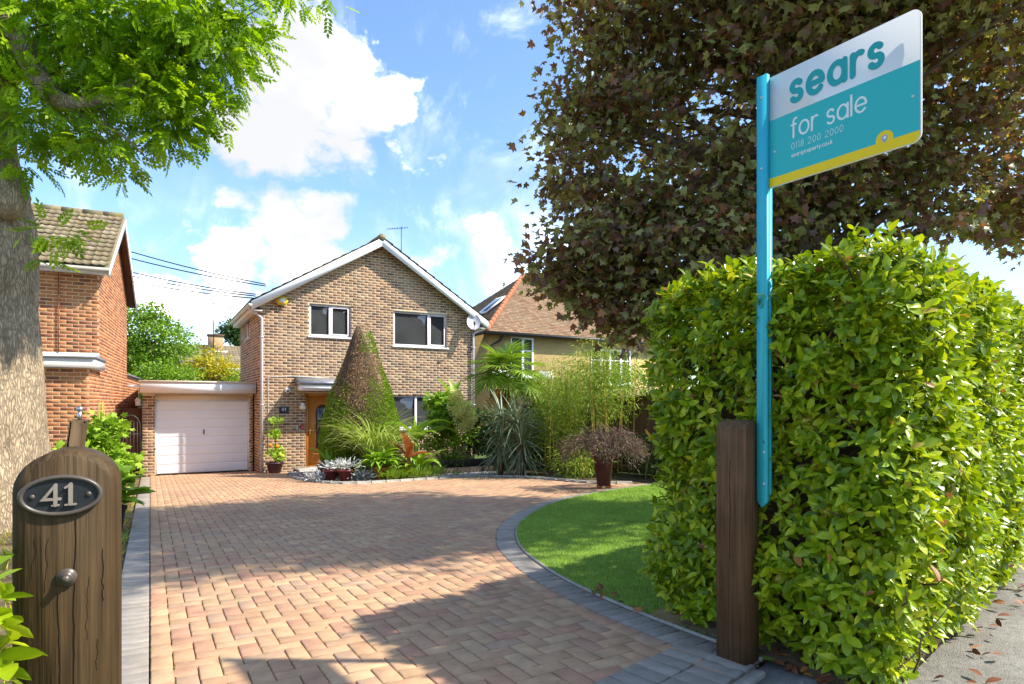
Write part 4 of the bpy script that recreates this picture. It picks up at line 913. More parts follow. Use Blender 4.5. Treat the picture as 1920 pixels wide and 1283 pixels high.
for k in range(13):
    a_ = -5.4 + k * .43; qq = MB(); qq.tube([NP(a_, 2.5, NRZ + .06), NP(a_ + .42, 2.5, NRZ + .06 + random.uniform(-.008, .008))], .10, 10); qq.build('ridge_tile', M['tile_m'], nroof)
q = MB(); q.prism([NP(-FWn - .2, e0[0] + .04, 4.02), NP(.2, e0[0] + .04, 4.02), NP(.2, e0[0] + .06, 4.02), NP(-FWn - .2, e0[0] + .06, 4.02)], (0, 0, 0), (0, 0, .14)); q.build('fascia', M['white_old'], nb)
q = MB(); q.prism([NP(-FWn - .2, e0[0] + .06, 4.03), NP(.2, e0[0] + .06, 4.03), NP(.2, -.002, 4.03), NP(-FWn - .2, -.002, 4.03)], (0, 0, 0), (0, 0, .012)); q.build('soffit', M['white_old'], nb)
q = MB(); V = []; 
for a_ in (-FWn, .22):
    for k in range(9): t = math.pi * (1 + k / 8); V.append(NP(a_, e0[0] - .03 + .06 * math.cos(t), 4.13 + .06 * math.sin(t)))
q.add(V, [(i, i + 1, 10 + i, 9 + i) for i in range(8)] + [tuple(range(9, 18))]); q.build('gutter', M['white_old'], nb)
for (p_, q_) in ((e0, rg), (rg, e1_)):
    m_ = MB(); m_.prism([NP(.205, p_[0], p_[1] + .03), NP(.205, q_[0], q_[1] + .03), NP(.205, q_[0], q_[1] - .17), NP(.205, p_[0], p_[1] - .17)], NP(.205, 0), NP(.23, 0)); m_.build('bargeboard', M['white'], nb)
    m_ = MB(); m_.prism([NP(.0, p_[0], p_[1] - .01), NP(.0, q_[0], q_[1] - .01), NP(.0, q_[0], q_[1] - .025), NP(.0, p_[0], p_[1] - .025)], NP(.004, 0), NP(.2, 0)); m_.build('verge_soffit', M['fence'], nb)
q = MB(); q.tube([NP(-.72, -.03, 4.0), NP(-.72, -.03, 2.34)], .012, 6); q.build('wall_cable', M['brick_r'], nb)
# plain backs so that the roof and walls close
q = MB(); q.prism([NP(-FWn, .004, NG), NP(-FWn, 4.896, NG), NP(-.3, 4.896, NG), NP(-.3, .2, NG)], (0, 0, 0), (0, 0, 4.7)); q.build('inner_wall', M['mortar_r'], nb)

# ---- roughcast neighbour on the right, with a hipped tiled roof
RY, RXa = 22.0, 11.8
rb = empty('roughcast_house', (15, RY, -.6), label='yellow roughcast house with hipped clay tiled roof right of the brick house', cat='house')
RE = 4.16
q = MB(); q.box((RXa, RY, -.7), (22, RY + 8, RE)); q.build('wall', M['render_y'], rb)
ov = .28; X0, X1, Y0, Y1 = RXa - ov, 22 + ov, RY - ov, RY + 8 + ov; rr = 4.28; ZR = RE + 3.35
q = MB(); A, B, Cc, Dd = (X0, Y0, RE - .02), (X1, Y0, RE - .02), (X1, Y1, RE - .02), (X0, Y1, RE - .02); E_, F_ = (X0 + rr, Y0 + rr, ZR), (X1 - rr, Y0 + rr, ZR)
q.add([A, B, Cc, Dd, E_, F_], [(0, 1, 5, 4), (1, 2, 5), (2, 3, 4, 5), (3, 0, 4), (0, 3, 2, 1)]); rroof = q.build('roof', M['tile_c'], rb)
# tile courses on both visible slopes
def hip_tiles(a, b, c, gauge, wd, mat):
    a, b, c = Vector(a), Vector(b), Vector(c); ex = (b - a).normalized(); L0 = (b - a).length
    foot = a + ex * (c - a).dot(ex); up = (c - foot); H_ = up.length; up = up.normalized(); nm = ex.cross(up)
    if nm.z < 0: nm = -nm
    f0 = (c - a).dot(ex); bv = []; T = 0; V = []; F = []; tn = []
    r = 0
    while r * gauge < H_ - .05:
        t = r * gauge / H_; lo = f0 * t; hi = L0 - (L0 - f0) * t if f0 < L0 * .45 or True else L0
        if f0 < 5 and L0 > 9: hi = L0 - 4.28 * t
        s = lo + (wd / 2 if r % 2 else 0) * .5
        while s < hi - .02:
            e = min(s + wd - .006, hi); dz = random.uniform(0, .008)
            p = [a + ex * s + up * r * gauge + nm * (.022 + dz), a + ex * e + up * r * gauge + nm * (.022 + dz), a + ex * e + up * (r + 1.05) * gauge + nm * .006, a + ex * s + up * (r + 1.05) * gauge + nm * .006]
            k = len(V); V += [tuple(x) for x in p] + [tuple(p[0] - nm * .02), tuple(p[1] - nm * .02)]; F += [(k, k + 1, k + 2, k + 3), (k + 4, k + 5, k + 1, k)]; tv = random.random(); tn += [tv, tv]
            s += wd
        r += 1
    link('tile_field', np_mesh('tile_field', to_local(V, rroof), F, tn, mat), rroof, kind='stuff')
hip_tiles(A, B, E_, .13, .19, M['tile_c']); hip_tiles(Dd, A, E_, .13, .19, M['tile_c'])
for (p_, q_, n_) in ((A, E_, 18),):
    p_, q_ = Vector(p_), Vector(q_); d = (q_ - p_) / n_
    for k in range(n_):
        m_ = MB(); m_.tube([p_ + d * k + Vector((0, 0, .03)), p_ + d * (k + .97) + Vector((0, 0, .045))], .11, 8); m_.build('hip_tile', M['tile_ridge'], rroof)
m_ = MB(); m_.tube([Vector(E_) + Vector((0, 0, .03)), Vector(F_) + Vector((0, 0, .03))], .11, 8); m_.build('ridge_capping', M['tile_ridge'], rroof)
q = MB(); q.box((X0 - .06, Y0 - .08, RE - .14), (X1, Y0 + .0, RE - .03)); q.box((X0 - .08, Y0, RE - .14), (X0, Y1, RE - .03)); q.build('gutter', M['black_m'], rb)
q = MB(); q.tube([(RXa + .5, Y0 - .03, RE - .12), (RXa + .45, RY - .05, RE - .35), (RXa + .06, RY - .05, RE - .55), (RXa + .06, RY - .05, -.6)], .045, 8); q.build('downpipe', M['black_m'], rb)
window(rb, (RXa, RY - .02), (1, 0, 0), .98, 2.08, 2.35, 4.0, [1.54], rec=-.02, fmat='white', transoms=(3.45,))
window(rb, (RXa, RY - .02), (1, 0, 0), 5.1, 7.4, 2.1, 3.7, [5.65, 6.2, 6.8], rec=-.02, fmat='white', transoms=(3.2,))
window(rb, (RXa, RY - .02), (1, 0, 0), 1.2, 3.4, -.2, .95, [1.9, 2.7], rec=-.02, fmat='white')
window(rb, (RXa, RY - .02), (1, 0, 0), 5.0, 7.4, -.2, .9, [5.8, 6.6], rec=-.02, fmat='white')
for s0 in (.1, 2.3): 
    q = MB(); q.box((RXa + s0, RY - .04, 2.28), (RXa + s0 + .8, RY - .022, 2.62)); q.build('white_panel', M['white_old'], rb)
q = MB(); q.prism([(RXa + 4.3, RY - 1.5, 1.25), (RXa + 4.3, RY - .001, 1.95), (RXa + 4.3, RY - .001, 1.87), (RXa + 4.3, RY - 1.5, 1.17)], (0, 0, 0), (4.2, 0, 0)); lt = q.build('lean_to_roof', M['tile_c'], rb)
hv = Vector((0, 1.5, .7)); Lq = hv.length
V = []; F = []; tn = []
for r in range(12):
    for c in range(21):
        a = Vector((RXa + 4.3 + c * .2 + (.05 if r % 2 else 0), RY - 1.52, 1.255)) + hv * (r / 12); b = a + Vector((.19, 0, 0)); k = len(V); u2 = hv / 12 * 1.05; dzz = random.uniform(.015, .025)
        V += [tuple(a + Vector((0, 0, dzz))), tuple(b + Vector((0, 0, dzz))), tuple(b + u2 + Vector((0, 0, .005))), tuple(a + u2 + Vector((0, 0, .005))), tuple(a), tuple(b)]; F += [(k, k + 1, k + 2, k + 3), (k + 4, k + 5, k + 1, k)]; tv = random.random(); tn += [tv, tv]
link('tile_field', np_mesh('tile_field', to_local(V, lt), F, tn, M['tile_c']), lt, kind='stuff')
q = MB(); q.box((RXa + 4.3, RY - 1.56, 1.10), (RXa + 8.5, RY - 1.5, 1.19)); q.build('lean_to_gutter', M['black_m'], rb)
# roof light on the left hip slope
upS = (Vector(E_) - Vector((X0, Y0 + rr, RE - .02))).normalized(); exS = Vector((0, -1, 0)); nS = Vector((-upS.z, 0, upS.x)); base = Vector((X0, 25.1, RE)) + upS * 1.7
def S_(a, b, n): return base + exS * a + upS * b + nS * n
q = MB(); q.prism([S_(0, 0, .05), S_(.9, 0, .05), S_(.9, 1.3, .05), S_(0, 1.3, .05)], (0, 0, 0), nS * .07); rlw = q.build('roof_window', M['white'], rb); q = MB(); q.prism([S_(.09, .1, .121), S_(.81, .1, .121), S_(.81, 1.2, .121), S_(.09, 1.2, .121)], (0, 0, 0), nS * .006); q.build('pane', M['glass'], rlw)

# ---- far bungalow behind the garage
fb = empty('far_house', (3, 39, -.6), label='distant house with tiled roof and chimney behind the garage', cat='house')
q = MB(); q.box((-1.5, 38.6, -.7), (8.5, 44, 3.35)); q.build('wall', M['brick_m'], fb)
q = MB(); q.prism([(-2, 38.2, 3.25), (-2, 41.2, 4.72), (-2, 44.3, 3.25)], (0, 0, 0), (11, 0, 0)); froof = q.build('roof', M['tile_g'], fb)
upf = Vector((0, 3.0, 1.47)).normalized(); tile_slope(froof, Vector((-2, 38.16, 3.27)), (1, 0, 0), upf, 11, 3.3, M['tile_g'], .33, .3, 0, max_ind=0, lift=.05, amp=.04)
q = MB(); q.box((2.95, 40.3, 4.2), (3.75, 40.9, 5.25)); ch = q.build('chimney', M['brick_m'], fb); q = MB(); q.box((2.9, 40.25, 5.25), (3.8, 40.95, 5.33)); q.build('chimney_cap', M['brick_m'], ch); q = MB(); q.box((2.8, 40.1, 4.22), (3.95, 40.29, 4.36)); q.build('flashing', M['white_old'], ch)
q = MB(); q.box((-2, 38.08, 3.08), (9, 38.15, 3.25)); q.build('fascia', M['white'], fb)
window(fb, (-1.5, 38.58), (1, 0, 0), 2.0, 4.2, 1.7, 2.85, [3.1], rec=-.02, fmat='white'); window(fb, (-1.5, 38.58), (1, 0, 0), 5.2, 7.2, 1.7, 2.85, [6.2], rec=-.02, fmat='white')
aerial(3.18, 39.9, 4.0, 7.15, 1.5, 10, 'tall thin aerial on the far house behind the garage', R(20), .03)

# ---- overhead cables between the left neighbour and the brick house
cab = [((253, 469), (508, 529)), ((253, 480), (500, 531)), ((250, 502), (468, 546)), ((250, 510), (466, 549)), ((255, 520), (465, 553))]
names = ['uppermost', 'second from top', 'middle', 'second from bottom', 'lowest']
ends = [(0, 5.05, 4.55), (0, 4.88, 4.50), (0, 4.48, 4.20), (0, 4.39, 4.15), (0, 4.26, 4.09)]
for i in range(5):
    b_ = 5.3 if i < 2 else 4.6
    s_ = NP(.1, b_, ends[i][1]); e_ = Vector((2.5 + (.25 if i < 2 else -.05), FY + .3 + (.3 if i < 2 else 0), ends[i][2]))
    s_ = Vector((-.45 - .1 * i * 0, 18.9 + b_ * .3, ends[i][1] + .48 - .02 * i))
    pts = [s_.lerp(e_, k / 14) - Vector((0, 0, .05 * 4 * (k / 14) * (1 - k / 14))) for k in range(15)]
    q = MB(); q.tube(pts, .017, 6); q.build('overhead_cable', M['cable'], label='thin black overhead cable between the two houses, %s of five' % names[i], cat='cable', group='overhead cables')

# ================================================================== GATEWAY
def at(u, v, d):
    a = R(30.3); t = (u - 960) / 1161; w_ = (757 - v) / 1161
    return Vector((d * (math.sin(a) + math.cos(a) * t), d * (math.cos(a) - math.sin(a) * t), 1.25 + d * w_))
# ---- left gate post with its number plate
LP = Vector((-.135, 1.50, 0)); pw, pdp, ptop = .165, .15, 1.162
lpost = empty('gate_post', (LP.x, LP.y, 0), label='brown timber gate post with rounded top and oval number plate, nearest the camera', cat='gate post')
def arch_prof(wd, top, r, ch=.0, n=14):
    h = wd / 2; zc = top - r
    a1 = math.acos(0) ; pts = [(-h, 0.0), (h, 0.0)]
    # elliptical shoulder: sides rise to zc, then an arch
    pts += [(h * math.cos(math.pi * k / n), zc + r * math.sin(math.pi * k / n)) for k in range(n + 1)]
    return pts
def post_mesh(c, wd, dp, top, r, ch, rz, mat, parent, name='timber'):
    prof = arch_prof(wd, top, r); inner = [(x * (1 - 2 * ch / wd), z if z <= .001 else z - ch * (1 if z > top - r - .001 else .0)) for x, z in prof]
    n = len(prof); rings = [(inner, -dp / 2), (prof, -dp / 2 + ch), (prof, dp / 2 - ch), (inner, dp / 2)]
    Mr = Matrix.Translation((c[0], c[1], 0)) @ Matrix.Rotation(rz, 4, 'Z'); V = []; F = []
    for pr, y in rings: V += [Mr @ Vector((x, y, z)) for x, z in pr]
    for j in range(3): F += [(j * n + i, j * n + (i + 1) % n, (j + 1) * n + (i + 1) % n, (j + 1) * n + i) for i in range(n)]
    F += [tuple(range(n))[::-1], tuple(range(3 * n, 4 * n))]
    q = MB(); q.add(V, [f[::-1] for f in F]); return q.build(name, mat, parent)
post_mesh(LP, pw, pdp, ptop, .075, .012, 0, M['post'], lpost)
yf = LP.y - pdp / 2
q = MB()
for (pts, wd) in (([(.012, 1.03), (.012, .58)], .0018), ([(-.012, .895), (-.012, .45)], .0017), ([(.056, .97), (.056, .87)], .0013), ([(-.05, 1.0), (-.048, .93)], .0008), ([(-.027, 1.0), (-.026, .9)], .0008), ([(.046, .80), (.05, .74)], .0008), ([(-.055, .85), (-.055, .7)], .0007), ([(.035, .92), (.035, .8)], .0007)):
    x0_ = pts[0][0]; zs_ = np.linspace(pts[0][1], pts[-1][1], 26); wob = np.cumsum(rng.normal(0, .0009, 26)); pts = [(x0_ + wob[k], zs_[k]) for k in range(26)]
    ribbon(q, pts, wd, lambda x, y, h: (LP.x + x, yf - .0006 - h, y), 0)
q.build('drying_crack', M['bark_crack'], lpost)
# oval plate
pcz = 1.079; pcx = LP.x - .008
q = MB(); n = 40
def ring(rx, ry, dy): return [(pcx + rx * math.cos(2 * math.pi * k / n), yf - dy, pcz + ry * math.sin(2 * math.pi * k / n)) for k in range(n)]
rs = [ring(.0655, .0385, 0), ring(.0655, .0385, .006), ring(.063, .0362, .010), ring(.0585, .0325, .010), ring(.0565, .0305, .0045)]
V = sum(rs, []); F = [(j * n + (i + 1) % n, j * n + i, (j + 1) * n + i, (j + 1) * n + (i + 1) % n) for j in range(4) for i in range(n)]
q.add(V, F); plate = q.build('number_plate', M['iron'], lpost, smooth=True)
q = MB(); q.add(ring(.0568, .0308, .005), [tuple(range(n))[::-1]]); q.build('plate_field', M['plate_field'], plate)
fr_ = lambda x, y, h: (pcx + x, yf - h, pcz + y)
q = MB(); ribbon(q, [(-.010, .018), (-.0275, -.006), (-.0015, -.006)], .0048, fr_, .0105, .005); ribbon(q, [(-.0085, .020), (-.0085, -.017)], .0060, fr_, .0108, .0053); ribbon(q, [(-.0135, -.0175), (-.0035, -.0175)], .0030, fr_, .0103, .005); q.build('digit', M['digit'], plate)
q = MB(); ribbon(q, [(.0145, .020), (.0145, -.016)], .0068, fr_, .0108, .0053); ribbon(q, [(.0065, .0145), (.0135, .0195)], .0040, fr_, .0105, .005); ribbon(q, [(.0065, -.0175), (.0225, -.0175)], .0034, fr_, .0103, .005); q.build('digit', M['digit'], plate)
for sx in (-.0435, .0425):
    q = MB(); q.tube([(pcx + sx, yf - .005, pcz), (pcx + sx, yf - .0078, pcz)], [.0048, .004], 12); q.build('screw', M['iron'], plate)
q = MB(); bx, bz = LP.x + .000, .925
q.tube([(bx, yf, bz), (bx, yf - .006, bz)], .0165, 20); q.tube([(bx, yf - .006, bz), (bx, yf - .011, bz)], [.0125, .0115], 6); q.tube([(bx, yf - .011, bz), (bx, yf - .024, bz)], [.0075, .0065], 14); q.build('coach_bolt', M['iron'], lpost)
# gate hanging bracket on the back edge of the post
q = MB(); c = LP + Vector((-.004, .14, 0)); q.chbox(Matrix.Translation((c.x, c.y, 1.165)) @ Matrix.Rotation(R(6), 4, 'Y'), (.031, .05, .10), .005); q.build('hinge_bracket', M['post'], lpost)
q = MB(); q.tube([(c.x + .006, c.y, 1.212), (c.x + .007, c.y, 1.234)], .004, 10); q.lathe([(.002, -.006), (.0055, -.004), (.007, 0), (.0055, .004), (.002, .006)], (c.x + .007, c.y, 1.238), 14); q.build('hinge_pin', M['steel'], lpost, smooth=True)
# ---- right gate post
RPc = Vector((2.487, 2.065, 0)); rzp = R(8)
rpost = empty('gate_post', (RPc.x, RPc.y, 0), label='plain dark brown timber gate post in front of the laurel hedge', cat='gate post')
post_mesh(RPc, .125, .165, 1.172, .05, .010, rzp, M['post2'], rpost)
Mr = Matrix.Translation(RPc) @ Matrix.Rotation(rzp, 4, 'Z')
q = MB(); ribbon(q, [(.0, .98), (.004, .85), (-.002, .75), (.003, .62), (.0, .5)], .0025, lambda x, y, h: tuple(Mr @ Vector((-.0631 - h, x, y))), 0); q.build('drying_crack', M['bark_crack'], rpost)
# ---- for sale board
bdir = Vector((.075, -.997, 0)).normalized(); bn = Vector((-bdir.y * -1, 0, 0)); bn = Vector((bdir.y, -bdir.x, 0)).normalized()   # towards the drive
if bn.x > 0: bn = -bn
PB = Vector((2.552, 1.952, 0))
sign = empty('for_sale_board', (PB.x, PB.y, .74), label='turquoise and white estate agent board on a tall turquoise pole', cat='sign')
q = MB(); Mp = Matrix((list(bdir) + [0], list(bn) + [0], [0, 0, 1, 0], [0, 0, 0, 1])).transposed(); Mp = Matrix.Translation(PB) @ Matrix((( bdir.x, bn.x, 0, 0), (bdir.y, bn.y, 0, 0), (0, 0, 1, 0), (0, 0, 0, 1)))
def pole(q, x0, x1, y0, y1, z0, z1, tip=0.0):
    V = [Mp @ Vector(p) for p in [(x0, y0, z0 + tip), ((x0 + x1) / 2, y0, z0), (x1, y0, z0 + tip), (x1, y0, z1), (x0, y0, z1)]]
    off = Mp.to_3x3() @ Vector((0, y1 - y0, 0)); W2 = [v + off for v in V]; m = 5
    q.add(V + W2, [tuple(range(m)), tuple(range(m, 2 * m))[::-1]] + [(i, m + i, m + (i + 1) % m, (i + 1) % m) for i in range(m)])
pole(q, -.026, .026, .010, .034, .755, 2.815, .03); q.build('pole', M['turq'], sign)
q = MB(); pole(q, -.003, .026, -.012, .009, .80, 2.31, .02); q.build('pole_rib', M['turq'], sign)
BX0, BX1, BZ0, BZ1 = .03, .675, 2.275, 2.80
def rrect(x0, x1, z0, z1, r=.035):
    pts = [(x0, z0), (x1 - r, z0)] + [(x1 - r + r * math.cos(R(a_)), z0 + r + r * math.sin(R(a_))) for a_ in range(-75, 1, 15)] + [(x1 - r + r * math.cos(R(a_)), z1 - r + r * math.sin(R(a_))) for a_ in range(0, 91, 15)] + [(x0, z1)]
    return pts
def bp(x, z, n): return Mp @ Vector((x, n, z))
q = MB(); q.prism([bp(x, z, 0) for x, z in rrect(BX0 - .028, BX1, BZ0, BZ1)], (0, 0, 0), (bn * .008)); board = q.build('board', M['sign_white'], sign)
r_ = .035; zs1 = BZ0 + .318; yb = BZ0 + .044
def clipx(z): 
    return BX1 - .004 if z > BZ0 + r_ else BX1 - r_ + math.sqrt(max(0, r_ * r_ - (BZ0 + r_ - z) ** 2)) - .004
q = MB(); q.add([bp(x, z, .0086) for x, z in [(BX0 - .02, yb), (clipx(yb), yb), (clipx(zs1), zs1), (BX0 - .02, zs1)]], [(0, 1, 2, 3)]); q.build('turquoise_panel', M['sign_turq'], board)
zz = [BZ0 + .003 + (yb - BZ0 - .003) * k / 6 for k in range(7)]
q = MB(); q.add([bp(BX0 - .02, zz[0], .0088), bp(BX0 - .02, yb, .0088)] + [bp(clipx(z), z, .0088) for z in zz[::-1]], [tuple(range(9))]);
pcx_, pcz_ = BX1 - .135, yb + .010
q.add([bp(pcx_ + .034 * math.cos(2 * math.pi * k / 24), pcz_ + .034 * math.sin(2 * math.pi * k / 24), .0091) for k in range(24)], [tuple(range(24))]); q.build('yellow_stripe', M['sign_yellow'], board)
fb_ = lambda x, y, h: tuple(bp(x, y, h))
def letters(s, x, y, size, wt, gap, mat, xs):
    for ch in s:
        if ch != ' ': q = MB(); text(q, ch, x, y, size, wt, gap, fb_, .0092, xs=xs); q.build('letter', mat, board)
        x += (GLY[ch][1] * xs + gap) * size
letters('sears', .137, zs1 + .048, .086, .0265, .40, M['sign_text'], .74); letters('for sale', .137, zs1 - .118, .060, .0092, .25, M['sign_pale'], .72)
q = MB(); text(q, '0118 200 2000', .137, zs1 - .172, .0205, .0036, .40, fb_, .0092, xs=.78); q.build('phone_number', M['sign_pale2'], board, kind='stuff')
q = MB(); text(q, 'searsproperty.co.uk', .137, zs1 - .208, .0115, .0028, .30, fb_, .0092, xs=.8); q.build('web_address', M['sign_pale'], board, kind='stuff')
q = MB(); q.add([bp(pcx_ + x, pcz_ + z, .0096) for x, z in arc(0, .004, .013, .013, -30, 210, 14) + [(0, -.018)]], [tuple(range(16))]); q.build('pin_mark', M['lead'], board)
q = MB(); q.add([bp(pcx_ + .006 * math.cos(2 * math.pi * k / 12) + .002, pcz_ + .005 + .006 * math.sin(2 * math.pi * k / 12), .0101) for k in range(12)], [tuple(range(12))]); q.build('pin_dot', M['sign_white'], board)
for (x, z, n_) in ((0, 2.71, .034), (0, 2.37, .034), (.052, 2.44, .008), (.645, 2.46, .008), (0.013, .87, .034), (.013, 1.02, .034)):
    q = MB(); q.tube([bp(x, z, n_), bp(x, z, n_ + .004)], [.007, .004], 10); q.build('rivet', M['rivet'], sign)

# ================================================================== LAUREL HEDGES
def hedge_shoots(o, e1, e2, lx, ly, h, r, zb, dens, faces, bump=.07):
    """points and outward normals on a rounded, bumpy box"""
    out = []
    for f in faces:
        ar = {'f': lx * h, 'b': lx * h, 'l': ly * h, 'r': ly * h, 't': lx * ly}[f]; n = int(ar * dens)
        a, b = rng.random(n), rng.random(n)
        if f == 'f': p = np.column_stack([a * lx, 0 * a, b * h])
        elif f == 'b': p = np.column_stack([a * lx, 0 * a + ly, b * h])
        elif f == 'l': p = np.column_stack([0 * a, a * ly, b * h])
        elif f == 'r': p = np.column_stack([0 * a + lx, a * ly, b * h])
        else: p = np.column_stack([a * lx, b * ly, 0 * a + h])
        out.append(p)
    p = np.concatenate(out); lo = np.array((r, r, -1.0)); hi = np.array((lx - r, ly - r, h - r)); q = np.clip(p, lo, hi); nn = nrm(p - q)
    p = q + nn * r
    s = p * 1.0
    bmp = bump * (np.sin(s[:, 0] * 5.1 + s[:, 2] * 3.3 + 1) * .5 + np.sin(s[:, 1] * 7.3 - s[:, 2] * 6.1) * .5 + np.sin(s[:, 0] * 11 + s[:, 1] * 9 + s[:, 2] * 8.2) * .4)
    p = p + nn * (bmp - rng.exponential(.045, len(p)))[:, None] 
    low = np.clip((.35 - p[:, 2]) / .35, 0, 1); p -= nn * (low * .12)[:, None]
    e1, e2 = np.array(e1), np.array(e2); Z = np.array((0, 0, 1.0))
    Pw = np.array((o[0], o[1], zb)) + p[:, :1] * e1 + p[:, 1:2] * e2 + p[:, 2:] * Z; Nw = nrm(nn[:, :1] * e1 + nn[:, 1:2] * e2 + nn[:, 2:] * Z)
    return Pw, Nw
def shoot_leaves(P, N, k, smin, smax, upb=.55):
    n = len(P); ax = nrm(N + np.array((0, 0, upb)) + rng.normal(0, .38, (n, 3))); ref = nrm(np.cross(ax, rng.normal(0, 1, (n, 3)))); r2 = np.cross(ax, ref)
    Ps, Ds, Ns, Ss = [], [], [], []
    ph0 = rng.uniform(0, 6.28, n); sz = rng.uniform(smin, smax, n)
    for i in range(k):
        ph = ph0 + i * 2.4 + rng.normal(0, .25, n); th = np.radians(82 - 46 * i / max(k - 1, 1)) + rng.normal(0, .16, n)
        pr = ref * np.cos(ph)[:, None] + r2 * np.sin(ph)[:, None]
        D = ax * np.cos(th)[:, None] + pr * np.sin(th)[:, None]; Nn = ax * np.sin(th)[:, None] - pr * np.cos(th)[:, None] + np.array((0, 0, .35)) + rng.normal(0, .2, (n, 3))
        Ps.append(P + ax * (i * .014)[..., None] if False else P + ax * (i * .013)); Ds.append(D); Ns.append(Nn); Ss.append(sz * rng.uniform(.72, 1.12, n) * (1 - .04 * i))
    return np.concatenate(Ps), np.concatenate(Ds), np.concatenate(Ns), np.concatenate(Ss)
HA = Vector((2.64, 1.36, 0)); HE2 = Vector((-.075, 1.0, 0)).normalized(); HLX, HLY, HH = 6.6, 1.42, 1.89
hedge = empty('laurel_hedge', (3.4, 2.2, 0), label='tall clipped laurel hedge filling the right side behind the sale board', cat='hedge')
def hw(a, b, z): p = HA + E1 * a + HE2 * b; return (p.x, p.y, z)
q = MB(); i_ = .24
q.prism([hw(i_, i_, .05), hw(HLX - i_, i_, .05), hw(HLX - i_, HLY - i_, .05), hw(i_, HLY - i_, .05)], (0, 0, 0), (0, 0, HH - .32)); q.build('inner_growth', M['twig'], hedge)
q = MB()
for k in range(420):
    a, b, z = random.uniform(.05, 3.4), random.uniform(.04, 1.3), random.uniform(.05, 1.75)
    if random.random() < .5: b = random.uniform(.06, .3)
    else: a = random.uniform(.06, .3)
    p0 = Vector(hw(a, b, z)); d = Vector((random.gauss(-.3, .5), random.gauss(-.3, .5), random.uniform(.3, 1))).normalized(); p1 = p0 + d * random.uniform(.1, .3)
    q.tube([p0, (p0 + p1) / 2 + Vector((random.gauss(0, .02), random.gauss(0, .02), 0)), p1], [.005, .004, .002], 4, cap=False)
q.build('twigs', M['twig'], hedge, kind='stuff')
P, N = hedge_shoots(HA, E1, HE2, HLX, HLY, HH, .22, 0.02, 430, 'flt', .05)
keep = (P[:, 0] < 5.9) | (rng.random(len(P)) < .35); P, N = P[keep], N[keep]
A = shoot_leaves(P, N, 6, .050, .094)
P, N = hedge_shoots(HA, E1, HE2, HLX, HLY, HH, .22, 0.02, 150, 'br', .05); B = shoot_leaves(P, N, 5, .06, .095)
P, N = hedge_shoots(HA, E1, HE2, HLX, HLY, HH, .22, 0.05, 22, 'tfl', .05); P = P + N * .03; Cq = shoot_leaves(P, N, 5, .065, .095, 1.3)
P, N = hedge_shoots(HA + E1 * .09 + HE2 * .09, E1, HE2, HLX - .2, HLY - .18, HH - .1, .2, 0.02, 90, 'fl', .03); keep = P[:, 0] < 5.9; A2 = shoot_leaves(P[keep], N[keep], 5, .06, .095)
PP, DD, NN, SS = [np.concatenate(x) for x in zip(A, B, Cq, A2)]
ok = PP[:, 2] > .0; PP, DD, NN, SS = PP[ok], DD[ok], NN[ok], SS[ok]
# the 300 leaves that stand out most towards the viewer are objects of their own
a_, b_ = (PP[:, :2] - np.array((HA.x, HA.y))).T; det = E1.x * HE2.y - E1.y * HE2.x; la = (a_ * HE2.y - b_ * HE2.x) / det; lb = (E1.x * b_ - E1.y * a_) / det
u_, v_, d_ = camproj(PP); outm = np.minimum(la, lb); inview = (u_ > 1200) & (u_ < 1915) & (v_ > 460) & (v_ < 1275) & ((la < .06) | (lb < .06)) & ~((u_ > 1335) & (u_ < 1440) & (v_ > 780))
nd = nrm(NN); facing = -(nd * nrm(PP - np.array(CAM))).sum(1)
score = np.where(inview & (facing > .25), outm + .02 * d_ - SS * .6, 9); idx = np.argsort(score)[:300]
msk = np.ones(len(PP), bool); msk[idx] = False
single_leaves(T_LAUREL, PP[idx], DD[idx], NN[idx], SS[idx], M['laurel'], hedge)
old = msk & (rng.random(len(PP)) < .016); msk &= ~old
foliage('foliage', [T_LAUREL, T_LAUREL_B, T_LAUREL_C], PP[msk], DD[msk], NN[msk], SS[msk], rng.random(msk.sum()), M['laurel'], hedge, kind='stuff')
foliage('yellowed_leaves', T_LAUREL, PP[old], DD[old], NN[old], SS[old], rng.random(old.sum()), M['laurel_old'], hedge, kind='stuff')
# low laurel at the left edge, nearest the camera
h2 = empty('low_laurel', (-.6, 1.2, 0), label='low laurel sprigs in the bottom left corner beside the numbered post', cat='hedge')
o2 = Vector((-1.7, .93, 0)); P, N = hedge_shoots(o2, (1, 0, 0), (0, 1, 0), 1.40, .42, .93, .2, 0.0, 260, 'frtb', .05); A = list(shoot_leaves(P, N, 6, .06, .088, .9))
xp = [at(18, 1085, 1.08), at(45, 1200, 1.06), at(10, 1180, 1.04), at(40, 1150, 1.05), at(55, 1215, 1.03), at(15, 1230, 1.02), at(30, 1275, 1.02), at(5, 1130, 1.1), at(8, 1060, 1.15)]
P2 = np.array([tuple(p) for p in xp]) - (.034, .01, .02); Bq = shoot_leaves(P2, np.tile(np.array((.5, -.4, .6)), (len(P2), 1)), 7, .07, .085, .9)
PP, DD, NN, SS = [np.concatenate(x) for x in zip(A, Bq)]
u_, v_, d_ = camproj(PP); sel = np.where((u_ > -20) & (u_ < 130) & (v_ > 980) & (v_ < 1290))[0]; sel = sel[np.argsort(d_[sel])][:60]; msk = np.ones(len(PP), bool); msk[sel] = False
bad = (PP[:, 0] > -.24) & (PP[:, 1] > 1.38); msk &= ~bad
single_leaves(T_LAUREL, PP[sel], DD[sel], NN[sel], SS[sel], M['laurel'], h2)
foliage('foliage', T_LAUREL, PP[msk], DD[msk], NN[msk], SS[msk], rng.random(msk.sum()), M['laurel'], h2, kind='stuff')
q = MB(); q.box((-1.6, 1.03, .02), (-.5, 1.25, .72)); q.build('inner_growth', M['twig'], h2)
